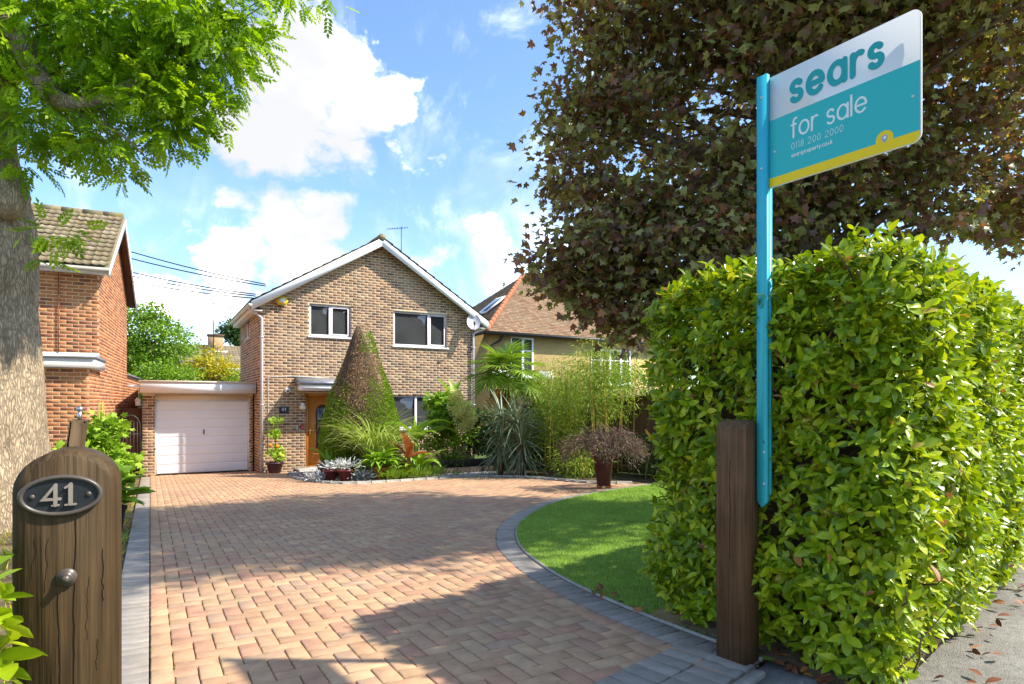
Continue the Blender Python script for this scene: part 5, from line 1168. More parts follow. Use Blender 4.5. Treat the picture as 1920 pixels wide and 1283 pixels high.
# fallen leaves round the right post and along the hedge foot
n = 90; t = rng.random(n)
Pa = np.column_stack([2.56 + np.abs(rng.normal(0, .12, n)), 1.95 - t * .55 + rng.normal(0, .05, n), np.zeros(n)])
Pb = np.column_stack([2.57 + rng.uniform(0, .12, n // 2), rng.uniform(2.1, 3.4, n // 2), np.zeros(n // 2)])
e = rng.uniform(0, 3, n // 2); Pc = np.column_stack([2.7 + e * E1.x, 1.36 + e * E1.y - np.abs(rng.normal(0, .12, n // 2)), np.zeros(n // 2)])
P = np.concatenate([Pa, Pb, Pc]); P[:, 2] = gza(P[:, 1]) + rng.uniform(.004, .035, len(P)); n = len(P)
foliage('fallen_leaves', T_LAUREL, P, rng.normal(0, 1, (n, 3)) * (1, 1, .25), rng.normal(0, .5, (n, 3)) + (0, 0, 1), rng.uniform(.035, .075, n), rng.random(n), M['dead_leaf'], None, label='rusty brown fallen leaves at the foot of the post and hedge', kind='stuff')
# soil strip under the hedge
q = MB(); q.prism([hw(.02, .10, -.03), hw(HLX, .10, -.03), hw(HLX, HLY - .05, -.03), hw(.02, HLY - .05, -.03)], (0, 0, 0), (0, 0, .055)); q.build('hedge_soil', M['soil'], kind='structure', label='dark soil strip under the laurel hedge')

# ================================================================== TREES
def clusters(ells, n, shell=.55):
    """cluster centres in a union of ellipsoids (centre, radius, weight)"""
    w_ = np.array([e[1] ** 2 * (e[2] if len(e) > 2 else 1) for e in ells]); w_ /= w_.sum(); ch = rng.choice(len(ells), n, p=w_)
    C = np.array([tuple(e[0]) for e in ells])[ch]; r = np.array([e[1] for e in ells])[ch]
    d = nrm(rng.normal(0, 1, (n, 3))); rad = r * (shell + (1 - shell) * rng.random(n) ** .6); return C + d * rad[:, None] * np.array((1, 1, .9)), d
def leafy(C, dirs, per, spread, smin, smax, up=.6, droop=.25, flat=.55):
    n = len(C) * per; ci = np.repeat(np.arange(len(C)), per)
    off = np.clip(rng.normal(0, 1, (n, 3)), -1.9, 1.9) * spread * np.array((1, 1, flat)); P = C[ci] + off
    D = nrm(nrm(off + 1e-6) * .8 + dirs[ci] * .6 + rng.normal(0, .45, (n, 3)) - np.array((0, 0, droop))); N = nrm(rng.normal(0, .45, (n, 3)) + np.array((0, 0, up)) + dirs[ci] * .35)
    return P, D, N, rng.uniform(smin, smax, n), ci
def limbs(q, trunk_pts, C, n, r0=.05, r1=.008, seg=5):
    for c in C[rng.choice(len(C), n, replace=False)]:
        c = Vector(c); b = min(trunk_pts, key=lambda p: (Vector(p) - c).length + abs(p[2] - (c.z - .8)) * .8); b = Vector(b); mid = b.lerp(c, .5) + Vector((random.gauss(0, .15), random.gauss(0, .15), .25 + random.gauss(0, .1)))
        pts = [(b * (1 - t) ** 2 + mid * 2 * t * (1 - t) + c * t * t) for t in [k / 6 for k in range(7)]]; q.tube(pts, [r0 + (r1 - r0) * (k / 6) ** .7 for k in range(7)], seg, cap=False)
# ---- copper maple
MT = Vector((7.45, 4.95, gz(4.95)))
maple = empty('maple_tree', tuple(MT), label='large bronze leaved maple tree rising behind the laurel hedge', cat='tree')
ells = [(at(1430, 120, 8.3), 2.4), (at(1180, 140, 8.3), 1.0, 1.7), (at(1120, 10, 8.3), .6, 1.7), (at(1100, 220, 8.2), .55, 1.9), (at(1095, 330, 8.1), .55, 2.0), (at(1160, 440, 8.0), .85, 2.2), (at(1035, 480, 8.1), .3, 2.0), (at(1290, 440, 7.9), 1.0, 1.6), (at(1150, 560, 8.0), .42, 3.0), (at(1090, 530, 8.1), .35, 2.6), (at(1220, 560, 8.0), .45, 2.6), (at(1190, 610, 8.0), .25, 2.6), (at(1450, 360, 8.0), 1.2, 1.1), (at(1660, 230, 8.0), 1.6), (at(1790, 330, 7.6), .85), (at(1900, 390, 7.9), .55, 1.2), (at(1900, 150, 7.8), 1.1), (at(1980, 350, 8.4), 1.0),
        (Vector((6.9, 3.9, 6.6)), 2.1), (Vector((5.9, 4.5, 6.5)), 1.5), (Vector((8.0, 3.2, 6.4)), 2.1), (Vector((6.6, 3.0, 7.2)), 1.7), (Vector((8.3, 4.8, 7.4)), 2.0)]
C, dr = clusters(ells, 1950, .25)
P, D, N, S, ci = leafy(C, dr, 28, .21, .075, .120, up=.55, droop=.55, flat=.5)
tone = (rng.random(len(C))[ci] * .35 + rng.random(len(P)) * .65)
foliage('crown', T_MAPLES, P, D, N, S, rng.random(len(P)) * .6 + .4 * (np.sin(C[ci, 0] * 3.1 + C[ci, 2] * 2.3) * .5 + .5), M['maple'], maple, kind='stuff')
q = MB(); tp = [MT, MT + Vector((.03, .02, 1.2)), MT + Vector((-.05, .05, 2.4)), MT + Vector((.05, 0, 3.6)), MT + Vector((0, .05, 5.0)), MT + Vector((.1, .1, 6.3)), MT + Vector((.05, 0, 7.6))]
q.tube(tp, [.30, .23, .21, .18, .14, .09, .03], 12); q.build('trunk', M['bark_d'], maple, smooth=True)
tps = [tuple(tp[i].lerp(tp[i + 1], t)) for i in range(2, 6) for t in (0, .33, .66)]
q = MB(); limbs(q, tps, C, 170, .055, .006)
for e in ells[1:]: 
    b = tp[2].lerp(tp[4], random.random()); c = Vector(e[0]); mid = b.lerp(c, .5) + Vector((0, 0, .4)); q.tube([b * (1 - t) ** 2 + mid * 2 * t * (1 - t) + c * t * t for t in [k / 7 for k in range(8)]], [.11 - .012 * k for k in range(8)], 7)
q.build('branches', M['bark_d'], maple, smooth=True)
# ---- ash tree, left edge
AT = at(-28, 985, 8.0); AT.z = gz(AT.y) - .05
ash = empty('ash_tree', tuple(AT), label='big ash tree with thick rough trunk at the left edge', cat='tree')
from mathutils import noise as mnoise
def trunk_mesh(path, rad, n, amp, name, mat, parent):
    path = resample(catmull(path, 8), .045); m = len(path); rr = np.interp(np.linspace(0, 1, m), np.linspace(0, 1, len(rad)), rad); V = []; F = []
    for i, p in enumerate(path):
        for k in range(n):
            a = 2 * math.pi * k / n; ca, sa = math.cos(a), math.sin(a)
            rz = rr[i] * (1 + amp * (math.sin(3 * a + p.z * .9) * .5 + math.sin(5 * a - p.z * 1.7) * .35 + math.sin(9 * a + p.z * 3) * .2))
            w1 = mnoise.noise(Vector((ca * 3, sa * 3, p.z * 1.4))) * .8
            rd = 1 - abs(mnoise.noise(Vector((ca * 9 + w1, sa * 9 + w1, p.z * 2.1)))) * 2.2; rd2 = 1 - abs(mnoise.noise(Vector((ca * 19 + w1, sa * 19, p.z * 5.0)))) * 2
            rz += .020 * rd + .010 * rd2 + .05 * mnoise.noise(Vector((ca * 1.6, sa * 1.6, p.z * 1.1 + 5)))
            V.append((p.x + rz * ca, p.y + rz * sa, p.z))
    for i in range(m - 1):
        for k in range(n): F.append((i * n + k, i * n + (k + 1) % n, (i + 1) * n + (k + 1) % n, (i + 1) * n + k))
    F.append(tuple(range((m - 1) * n, m * n)))
    return link(name, np_mesh(name, to_local(V, parent), F, [0] * len(F), mat, True), parent)
lat = Vector((math.cos(R(30.3)), -math.sin(R(30.3)), 0))
tpath = [AT + Vector((0, 0, -.1)), AT + Vector((0, 0, .5)) - lat * .02, AT + Vector((0, 0, 1.6)) - lat * .04, AT + Vector((0, 0, 2.7)) - lat * .06, AT + Vector((0, 0, 3.6)) - lat * .08, AT + Vector((0, 0, 4.3)) - lat * .12, AT + Vector((0, 0, 5.0)) - lat * .16, AT + Vector((0, 0, 6.2)) - lat * .10, AT + Vector((0, 0, 7.6)) + lat * .02]
trunk_mesh(tpath, [.82, .70, .64, .58, .57, .50, .40, .38, .34], 150, .05, 'trunk', M['bark'], ash)
q = MB(); b0 = at(-20, 30, 8.0); pts = catmull([b0, at(25, 60, 7.9), at(62, 125, 7.8), at(95, 175, 7.7), at(135, 195, 7.6), at(190, 190, 7.6), at(260, 150, 7.7), at(340, 120, 7.8)], 5)
q.tube(pts, [.17 - .13 * (k / (len(pts) - 1)) for k in range(len(pts))], 10); q.tube(catmull([at(95, 175, 7.7), at(150, 215, 7.6), at(210, 240, 7.6), at(270, 290, 7.5)], 4), [.05 - .0035 * k for k in range(13)], 7); q.build('branch', M['bark'], ash, smooth=True)
q = MB(); q.lathe([(.05, -.30), (.17, -.2), (.22, 0), (.17, .18), (.05, .26)], tuple(at(18, 368, 7.7)), 14); q.build('burr', M['bark'], ash, smooth=True)
ells = [(at(60, 50, 8.3), 1.5, 1), (at(230, 50, 8.0), 1.05, 1.3), (at(375, 60, 7.9), .76, 1.5), (at(425, 140, 7.9), .27, 1.8), (at(305, 200, 7.8), .5, 1.6), (at(380, 215, 7.8), .22, 1.8), (at(210, 280, 7.6), .26, 1.6), (at(320, 255, 7.7), .18, 1.6), (at(105, 220, 7.8), .6, 1.3), (at(60, 310, 7.7), .26, 1.1), (at(455, 30, 8.0), .36, 1.5), (at(610, 5, 8.1), .12, 2.2), (at(545, -10, 8.0), .18, 1.5), (at(150, -250, 8.3), 2.2, .6), (at(420, -160, 8.1), 1.0, .8), (at(95, 440, 7.5), .14, 2), (at(85, 490, 7.5), .08, 2), (at(240, 325, 7.6), .08, 2.2), (at(325, 335, 7.6), .04, 3)]
C, dr = clusters(ells, 980, .25)
P, D, N, S, ci = leafy(C, dr, 7, .12, .16, .24, up=.8, droop=.45, flat=.6)
foliage('crown', T_ASH, P, D, N, S, rng.random(len(P)), M['ash'], ash, kind='stuff')
q = MB(); tps = [tuple(p) for p in pts[3:]] + [tuple(tpath[-2]), tuple(tpath[-1]), tuple(tpath[-3])]; limbs(q, tps, C, 150, .018, .004, 4); q.build('twigs', M['bark_d'], ash, kind='stuff')
# ---- background trees and shrubs
def tree(name, lab, cat, base, ells, nc, per, spread, smin, smax, mat, trunk_r=.12, tpl=T_SMALL, shell=.4, up=.6):
    e = empty(name, tuple(base), label=lab, cat=cat); C, dr = clusters(ells, nc, shell); P, D, N, S, ci = leafy(C, dr, per, spread, smin, smax, up=up); ok = P[:, 2] > base[2]
    foliage('crown', tpl, P[ok], D[ok], N[ok], S[ok], rng.random(ok.sum()), M[mat], e, kind='stuff')
    top = max(ells, key=lambda k: k[0][2])[0]; q = MB(); b = Vector(base); t = Vector(top); q.tube([b, b.lerp(t, .4) + Vector((.1, 0, 0)), t], [trunk_r, trunk_r * .7, trunk_r * .2], 8)
    limbs(q, [tuple(b.lerp(t, k / 8)) for k in range(2, 9)], C, min(40, nc), trunk_r * .3, .006, 4); q.build('trunk', M['bark_d'], e); return e
b = at(290, 757, 24); tree('garden_tree', 'bright green leafy tree behind the garage and red house', 'tree', (b.x, b.y, -.65), [(at(270, 610, 24), 1.05), (at(300, 650, 24), 1.2), (at(255, 660, 24), 1.0), (at(330, 640, 24), .7), (at(285, 710, 24), 1.4), (at(262, 585, 24), .6), (at(220, 640, 24), 1.0)], 420, 34, .2, .09, .16, 'treegreen', .16)
b = at(400, 757, 26); tree('golden_shrub', 'golden yellow shrub above the garage roof', 'shrub', (b.x, b.y, -.65), [(at(395, 668, 26), .42), (at(395, 700, 26), .9), (at(360, 705, 26), .8), (at(425, 705, 26), .7), (at(388, 650, 26), .2)], 230, 26, .16, .09, .15, 'treeyellow', .08)
b = at(438, 757, 48); tree('dark_tree', 'dark green treetop beyond the far house roof', 'tree', (b.x, b.y, -.65), [(at(440, 618, 48), .9), (at(425, 625, 48), .6), (at(455, 630, 48), 1.0)], 200, 26, .25, .15, .25, 'treedark', .25)
b = at(318, 757, 22.5); tree('green_shrub', 'low green shrub behind the left end of the garage roof', 'shrub', (b.x, b.y, -.65), [(at(310, 712, 22.5), .7), (at(345, 715, 22.5), .6), (at(280, 718, 22.5), .7), (at(446, 712, 22.5), .35)], 150, 26, .16, .08, .13, 'treegreen', .06)
b = Vector((11.6, 15.2, -.6)); tree('light_green_tree', 'pale green tree between the bamboo and the roughcast house', 'tree', tuple(b), [(Vector((11.4, 15.2, 1.6)), .9), (Vector((12.5, 14.4, 1.5)), 1.0), (Vector((13.6, 13.6, 2.2)), 1.0), (Vector((14.8, 13.5, 2.6)), 1.2)], 260, 26, .2, .08, .13, 'treegreen', .08)
# across the road, behind the viewer: what the windows mirror
for k, (x, y, lab) in enumerate(((-9, -13, 'left'), (-2, -15, 'middle'), (5.5, -14, 'right'))):
    tree('roadside_tree', 'broad green tree across the road, %s of three' % lab, 'tree', (x, y, 0), [(Vector((x, y, 5.0)), 3.0), (Vector((x + 1.5, y, 3.6)), 2.2), (Vector((x - 1.6, y, 3.4)), 2.2)], 260, 22, .45, .25, .4, 'treedark', .25)

# ================================================================== GARDEN PLANTS
def blade(q, base, az, el, L_, wd, droop, seg=6, tone=0.0, fold=.25, taper=1.0, wprof=None):
    p = Vector(base); d_az = Vector((math.cos(az), math.sin(az), 0)); side = Vector((-math.sin(az), math.cos(az), 0)); V = []
    for k in range(seg + 1):
        t = k / seg; e_ = el - droop * t ** 1.4; w_ = wd * (wprof(t) if wprof else (1 - t ** 2.2) * min(1, .45 + 2 * t)) + .0006
        up = Vector((0, 0, 1)) * math.cos(e_) - d_az * math.sin(e_)
        V += [p + side * w_ / 2 + up * w_ * fold, p, p - side * w_ / 2 + up * w_ * fold]
        if k < seg: p = p + (d_az * math.cos(e_) + Vector((0, 0, 1)) * math.sin(e_)) * (L_ / seg)
    F = []
    for k in range(seg): a = 3 * k; F += [(a, a + 3, a + 4, a + 1), (a + 1, a + 4, a + 5, a + 2)]
    q.add(V, F, tone)
broad = lambda t: math.sin(math.pi * min(1, max(.02, t)) ** .8) ** .8 if t > .12 else .08
def blades_plant(root, n, base, L0, L1, w0, w1, e0, e1, dr0, dr1, mat, name='leaf', spread=.06, single=True, wprof=None, fold=.25, az=None, seg=6, hgt=0.0):
    qq = MB()
    for k in range(n):
        a = (2.39996 * k + random.uniform(-.3, .3)) if az is None else random.uniform(*az); b_ = Vector(base) + Vector((math.cos(a) * spread * random.random(), math.sin(a) * spread * random.random(), hgt * random.random()))
        q = MB() if single else qq
        blade(q, b_, a, random.uniform(e0, e1), random.uniform(L0, L1), random.uniform(w0, w1), random.uniform(dr0, dr1), seg, random.random(), fold, wprof=wprof)
        if single: q.build(name, mat, root)
    if not single: qq.build(name, mat, root, kind='stuff')
def pot(x, y, r, h, mat, lab=None, root=None, taper=.75, sq=False, rim=.012, z=None):
    z = gz(y) + .02 if z is None else z; q = MB(); n = 4 if sq else 22
    prof = [(r * taper, 0), (r * .98, h * .86), (r * 1.08, h * .86), (r * 1.08, h), (r * .95, h), (r * .93, h * .9)]
    if sq: prof = [(p_[0] * 1.3, p_[1]) for p_ in prof]
    q.lathe(prof, (x, y, z), n); o = q.build('pot', mat, root); q = MB(); q.lathe([(.01, h * .88), (r * .92 * (1.3 if sq else 1), h * .885)], (x, y, z), n); q.build('compost', M['hub'], root); return z + h * .9
# conical yew
YX, YY, YZ = 4.44, 15.15, gz(15.15)
yew = empty('conical_yew', (YX, YY, YZ), label='tall clipped conical yew with brown scorched upper half before the door', cat='shrub')
ypr = [(0, .74), (.10, .86), (.24, .95), (.36, .90), (.55, .68), (.75, .42), (.9, .21), (.97, .11), (1, .05)]; YH = 3.78
def yr(t): return np.interp(t, [p_[0] for p_ in ypr], [p_[1] for p_ in ypr])
q = MB(); q.lathe([(yr(t) * .86, t * YH * .97) for t in np.linspace(0, 1, 14)], (YX, YY, YZ), 24); q.build('inner_growth', M['twig'], yew)
n = 48000; t = 1 - np.sqrt(rng.random(n)) ; t = np.clip(t, 0, 1); a = rng.uniform(0, 6.283, n)
lump = .05 * np.sin(5 * a + 9 * t) + .04 * np.sin(9 * a - 23 * t) + .05 * np.sin(2 * a + 14 * t + 1)
r = yr(t) * (1 + lump * .4) - rng.exponential(.018, n) + .005
P = np.column_stack([YX + r * np.cos(a) + .16 * t, YY + r * np.sin(a), YZ + t * YH]); Nn = np.column_stack([np.cos(a), np.sin(a), .35 + 0 * a])
camdir = R(30.3); latc = (r * np.cos(a)) * math.cos(camdir) - (r * np.sin(a)) * math.sin(camdir); rel = latc / np.maximum(yr(t), .05)
brown = (t + .05 * np.sin(7 * a + 3) + .05 * np.sin(13 * t * 4 + 5 * a) + rng.normal(0, .07, n)) > (.42 + .20 * np.clip(-rel - .1, 0, 1) / .9 + .30 * np.clip(rel - .3, 0, 1) / .7)
brown &= ~((np.abs(t - .86) < .07) & (rel > .05) & (rng.random(n) < .8))
D = nrm(Nn + rng.normal(0, .55, (n, 3)) + (0, 0, .3)); NV = rng.normal(0, 1, (n, 3)); S = rng.uniform(.032, .06, n)
foliage('foliage', T_SMALL, P[~brown], D[~brown], NV[~brown], S[~brown], rng.random((~brown).sum()), M['yew'], yew, kind='stuff')
foliage('scorched_foliage', T_SMALL, P[brown], D[brown], NV[brown], S[brown] * .8, rng.random(brown.sum()), M['yewdead'], yew, kind='stuff')
# variegated grass
def thing(name, lab, cat, x, y, group=None): return empty(name, (x, y, gz(y)), label=lab, cat=cat, group=group)
e = thing('ornamental_grass', 'fountain of yellow green striped grass in front of the yew', 'plant', 4.5, 14.05); blades_plant(e, 290, (4.5, 13.95, gz(14) + .12), 1.25, 1.95, .026, .042, R(60), R(88), R(80), R(150), M['spider'], spread=.16, hgt=.15)
e = thing('striped_grass', 'second clump of striped grass on the right of the fountain grass', 'plant', 4.95, 14.3); blades_plant(e, 90, (4.95, 14.3, gz(14.3) + .1), .9, 1.4, .02, .034, R(50), R(88), R(60), R(130), M['spider'], spread=.12, hgt=.1)
# plum pot with a young canna
e = thing('potted_canna', 'young canna with two pale green leaves in a plum pot by the door', 'potted plant', 3.55, 14.75); zt = pot(3.55, 14.75, .19, .30, M['pot_dark'], root=e)
for az_, el_, L_ in ((R(150), R(50), .62), (R(60), R(75), .60), (R(15), R(60), .45)):
    q = MB(); blade(q, (3.62, 14.75, zt + .05), az_, el_, L_, .17, R(45), 8, random.random(), .3, wprof=broad); q.build('leaf', M['hosta'], e)
q = MB(); q.tube([(3.62, 14.75, zt - .02), (3.625, 14.75, zt + .22)], [.03, .02], 8); q.build('stem', M['squash'], e)
blades_plant(e, 14, (3.5, 14.72, zt), .15, .28, .012, .02, R(10), R(70), R(20), R(60), M['palm_old'], name='withered_leaf')
# small fan palm in front of it
e = thing('small_fan_plant', 'low dark green spiky plant behind the silver leaved pots', 'plant', 3.72, 14.1); blades_plant(e, 60, (3.72, 14.1, gz(14.1) + .15), .3, .5, .02, .035, R(15), R(75), R(20), R(60), M['palm'], spread=.05)
# silver cineraria in two red pots and a spill on the left
def silver(x, y, z, n, sp, root):
    P = np.column_stack([rng.normal(x, sp, n), rng.normal(y, sp, n), z + np.abs(rng.normal(0, sp * .55, n))]); D = nrm(P - np.array((x, y, z - .08)) + rng.normal(0, .05, (n, 3))); foliage('leaves', T_LONG, P, D, rng.normal(0, .5, (n, 3)) + (0, 0, 1), rng.uniform(.07, .13, n), rng.random(n), M['silver'], root, kind='stuff')
e = thing('silver_plant_pot', 'silver leaved plant in the front red glazed pot', 'potted plant', 3.62, 13.28, 'silver leaved plants'); zt = pot(3.62, 13.28, .145, .24, M['pot_red'], root=e); silver(3.62, 13.28, zt + .06, 150, .13, e)
e = thing('silver_plant_pot', 'silver leaved plant in the red pot behind the front one', 'potted plant', 3.42, 13.75, 'silver leaved plants'); zt = pot(3.42, 13.75, .16, .22, M['pot_red'], root=e); silver(3.42, 13.75, zt + .05, 110, .12, e)
e = thing('silver_plant', 'silver leaved plant spreading on the ground left of the red pots', 'plant', 3.14, 13.85, 'silver leaved plants'); silver(3.14, 13.85, gz(13.85) + .06, 140, .12, e)
e = thing('silver_plant', 'silver leaved plant spreading on the ground right of the red pots', 'plant', 3.98, 13.3, 'silver leaved plants'); silver(3.98, 13.3, gz(13.3) + .06, 120, .13, e)
# hosta-like plant in terracotta
e = thing('potted_hosta', 'broad leaved light green plant in a terracotta pot', 'potted plant', 4.38, 13.25); zt = pot(4.38, 13.25, .15, .26, M['terracotta'], root=e); blades_plant(e, 60, (4.38, 13.25, zt), .36, .62, .12, .18, R(10), R(75), R(40), R(100), M['hosta'], wprof=broad, spread=.08, hgt=.1, seg=7)
q = MB(); q.lathe([(.05, 0), (.06, .0), (.065, .2), (.06, .2)], (4.5, 13.12, gz(13.1) + .02), 14, sx=.5); q.build('broken_shard', M['tomato'], e)
# bronze canna and banana
e = thing('bronze_canna', 'canna with orange bronze paddle leaves among green foliage', 'plant', 4.93, 13.02)
for az_, el_, L_, w_ in ((R(200), R(84), .66, .30), (R(-15), R(25), .55, .24), (R(150), R(55), .6, .16), (R(300), R(70), .45, .2)):
    q = MB(); blade(q, (4.93, 13.02, .02), az_, el_, L_, w_, R(35), 8, random.random(), .25, wprof=broad); q.build('leaf', M['canna'], e)
q = MB(); q.tube([(4.93, 13.02, gz(13.42)), (4.93, 13.02, .1)], [.035, .025], 8); q.build('stem', M['canna'], e)
e = thing('banana_plant', 'banana plant with long arching torn green leaves under the window', 'plant', 5.55, 14.0)
for az_, el_, L_, w_, dr_ in ((R(-20), R(70), 1.25, .24, R(120)), (R(20), R(75), .95, .24, R(90)), (R(170), R(70), 1.1, .22, R(115)), (R(250), R(65), .8, .24, R(70)), (R(100), R(88), .7, .1, R(10)), (R(-60), R(60), .8, .2, R(100)), (R(-10), R(50), 1.3, .2, R(110))):
    q = MB(); blade(q, (5.5, 14.0, .25), az_, el_, L_, w_, dr_, 10, random.random(), .3, wprof=broad); q.build('leaf', M['hosta'], e)
q = MB(); q.tube([(5.5, 14.0, gz(14)), (5.5, 14.0, .35)], [.06, .04], 10); q.build('stem', M['squash'], e)
e = thing('leafy_canna', 'bright green broad leaves at the front of the bed beside the terracotta pot', 'plant', 5.05, 13.2); blades_plant(e, 26, (5.25, 13.25, gz(13.2) + .1), .4, .65, .10, .16, R(20), R(80), R(30), R(100), M['hosta'], wprof=broad, spread=.2, hgt=.25, seg=7)
e = thing('low_ground_plant', 'low spiky dark green ground plant along the bed edging', 'plant', 5.0, 12.9)
for (x, y, n_) in ((4.75, 12.95, 160), (5.15, 12.85, 200), (5.5, 12.95, 170), (4.5, 12.9, 90)): blades_plant(e, n_, (x, y, gz(y) + .03), .14, .3, .012, .02, R(15), R(85), R(20), R(80), M['palm'], spread=.3, single=False, name='leaves', hgt=.12)
e = thing('tuft_plant', 'small green tuft growing beside the timber sleepers', 'plant', 6.0, 12.75); blades_plant(e, 30, (6.0, 12.75, gz(12.75)), .12, .22, .012, .02, R(30), R(85), R(20), R(70), M['palm'])
# sleepers
for i, (y, z0, lab) in enumerate(((13.55, 0, 'front dark timber sleeper edging the raised bed under the window'), (14.0, .15, 'rear dark timber sleeper edging the raised bed under the window'))):
    q = MB(); q.chbox(Matrix.Translation((6.55, y, gz(y) + .07 + z0)), (2.2, .12, .15 if i == 0 else .18), .012); q.build('timber_sleeper', M['sleeper'], label=lab, cat='sleeper', group='timber sleepers')
q = MB(); q.box((5.45, 14.06, gz(14.5)), (7.65, 17.3, gz(14.5) + .2)); q.build('raised_soil', M['soil'], kind='structure', label='soil of the raised bed under the front window')
# shrubs under the window
def small_shrub(name, lab, cat, base, ells, nc, per, spread, smin, smax, mat, tpl=T_SMALL, up=.5): return tree(name, lab, cat, base, ells, nc, per, spread, smin, smax, mat, .025, tpl, .2, up)
small_shrub('window_shrub', 'leafy green shrub spreading under the front window', 'shrub', (6.7, 15.4, gz(15.4)), [(Vector((6.4, 15.5, .28)), .35), (Vector((6.9, 15.4, .35)), .4), (Vector((7.3, 15.2, .45)), .35)], 80, 12, .12, .08, .15, 'hosta', T_LAUREL)
small_shrub('feathery_plant', 'feathery yellow green low plant behind the sleepers', 'plant', (6.35, 14.35, gz(14.4)), [(Vector((6.1, 14.3, -.15)), .22), (Vector((6.6, 14.3, -.12)), .3)], 120, 14, .1, .06, .12, 'treegreen', T_NARROW)
e = small_shrub('cream_flowered_shrub', 'shrub with a mass of cream flowers and lobed leaves beside the window', 'shrub', (7.15, 15.2, gz(15.2)), [(Vector((6.75, 15.2, 1.25)), .32), (Vector((6.7, 15.1, .85)), .35), (Vector((7.1, 15.2, 1.0)), .3)], 90, 14, .11, .10, .19, 'hosta', T_MAPLE)
C, dr = clusters([(Vector((6.93, 14.5, 1.15)), .30), (Vector((7.05, 14.45, .85)), .30), (Vector((6.85, 14.6, 1.45)), .15)], 130, .3); P, D, N, S, ci = leafy(C, dr, 22, .045, .05, .085); foliage('flower_clusters', T_SMALL, P, D, N, S, rng.random(len(P)), M['flower_w'], e, kind='stuff')
e = thing('tall_canna', 'tall canna with upright broad leaves left of the palm', 'plant', 7.35, 15.6)
for az_, el_, L_, w_, z_ in ((R(160), R(72), 1.0, .26, 1.15), (R(30), R(80), .9, .24, 1.1), (R(100), R(85), .8, .2, 1.2), (R(200), R(60), .8, .24, .3), (R(-60), R(60), .8, .24, .3), (R(250), R(70), .8, .24, .1), (R(170), R(55), .7, .22, .1)):
    q = MB(); blade(q, (7.2, 15.5, z_), az_, el_, L_, w_, R(40), 8, random.random(), .3, wprof=broad); q.build('leaf', M['hosta'], e)
q = MB(); q.tube([(7.2, 15.5, gz(15.5)), (7.2, 15.5, 1.3)], [.04, .025], 8); q.build('stem', M['squash'], e)
small_shrub('dark_filler_shrub', 'dark green shrub filling the corner behind the yuccas', 'shrub', (8.2, 15.0, gz(15)), [(Vector((8.1, 14.9, .1)), .5), (Vector((8.5, 14.6, .5)), .55), (Vector((8.0, 15.0, .8)), .45), (Vector((8.6, 14.2, .1)), .5), (Vector((7.75, 15.2, .2)), .45)], 150, 16, .13, .09, .16, 'treedark', T_LAUREL)
small_shrub('yellow_green_shrub', 'pale yellow green shrub right of the palm fronds', 'shrub', (8.7, 13.6, gz(13.6)), [(Vector((8.6, 13.5, 1.6)), .45), (Vector((8.75, 13.3, 1.1)), .5), (Vector((8.6, 13.6, .6)), .5)], 150, 16, .12, .06, .11, 'bamboo_leaf')
# fan palm
PX, PY = 7.66, 13.5; pz = gz(PY); crown = Vector((PX, PY, 1.74))
palm = thing('fan_palm', 'fan palm with spiky round fronds in front of the right house corner', 'palm', PX, PY)
q = MB(); q.tube([(PX, PY, pz), (PX + .02, PY, .6), (PX, PY, 1.72)], [.15, .14, .12], 12); q.build('trunk', M['palm_trunk'], palm, smooth=True)
def fan(c, az, el, stalk, rad, mat, n=26, name='frond'):
    d = Vector((math.cos(az) * math.cos(el), math.sin(az) * math.cos(el), math.sin(el))); s = Vector((-math.sin(az), math.cos(az), 0)); up = s.cross(d) * -1
    hub_ = Vector(c) + d * stalk; e2_ = el - R(38); d0_ = d; d = Vector((math.cos(az) * math.cos(e2_), math.sin(az) * math.cos(e2_), math.sin(e2_))); up = d.cross(s); q = MB(); q.tube([Vector(c), Vector(c) + d0_ * stalk * .5 + Vector((0, 0, .02)), hub_], [.012, .009, .008], 5, random.random())
    for k in range(n):
        t = R(-150 + 300 * k / (n - 1)); dd = d * math.cos(t) + s * math.sin(t); dd = (dd + up * random.uniform(-.05, .12)).normalized(); sd = dd.cross(up).normalized(); L_ = rad * random.uniform(.85, 1.05) * (1 - .18 * abs(t) / 2.6); w_ = .042
        p1 = hub_ + dd * L_ * .5; p2 = hub_ + dd * L_ - Vector((0, 0, .10 * L_ + .02 * random.random())); tn = random.random()
        q.add([hub_, p1 - sd * w_ / 2 + up * .008, p1 - up * .004, p1 + sd * w_ / 2 + up * .008, p2], [(0, 1, 2), (0, 2, 3), (1, 4, 2), (2, 4, 3)], tn)
    q.build(name, mat, palm)
for k in range(24):
    a = 2.39996 * k + .4; el = R(82 - 96 * (k / 23) ** .9); fan(crown + Vector((0, 0, .1)), a, el, random.uniform(.45, .72), random.uniform(.62, .80), M['palm'], 34)
for k in range(7): fan(crown - Vector((0, 0, .25)), 2.39996 * k + 1, R(-25 - 6 * k), .40, .4, M['palm_old'], 20, 'dead_frond')
e = thing('terracotta_wall_pot', 'terracotta pot half hidden among the palm fronds', 'pot', 7.3, 13.2); q = MB(); q.lathe([(.10, 0), (.13, .14), (.145, .14), (.145, .19), (.12, .19)], (7.42, 13.25, 1.42), 18); q.build('bowl', M['terracotta'], e); q = MB(); q.tube([(7.42, 13.25, gz(13.25)), (7.42, 13.25, 1.42)], .03, 8); q.build('stand', M['black_m'], e)
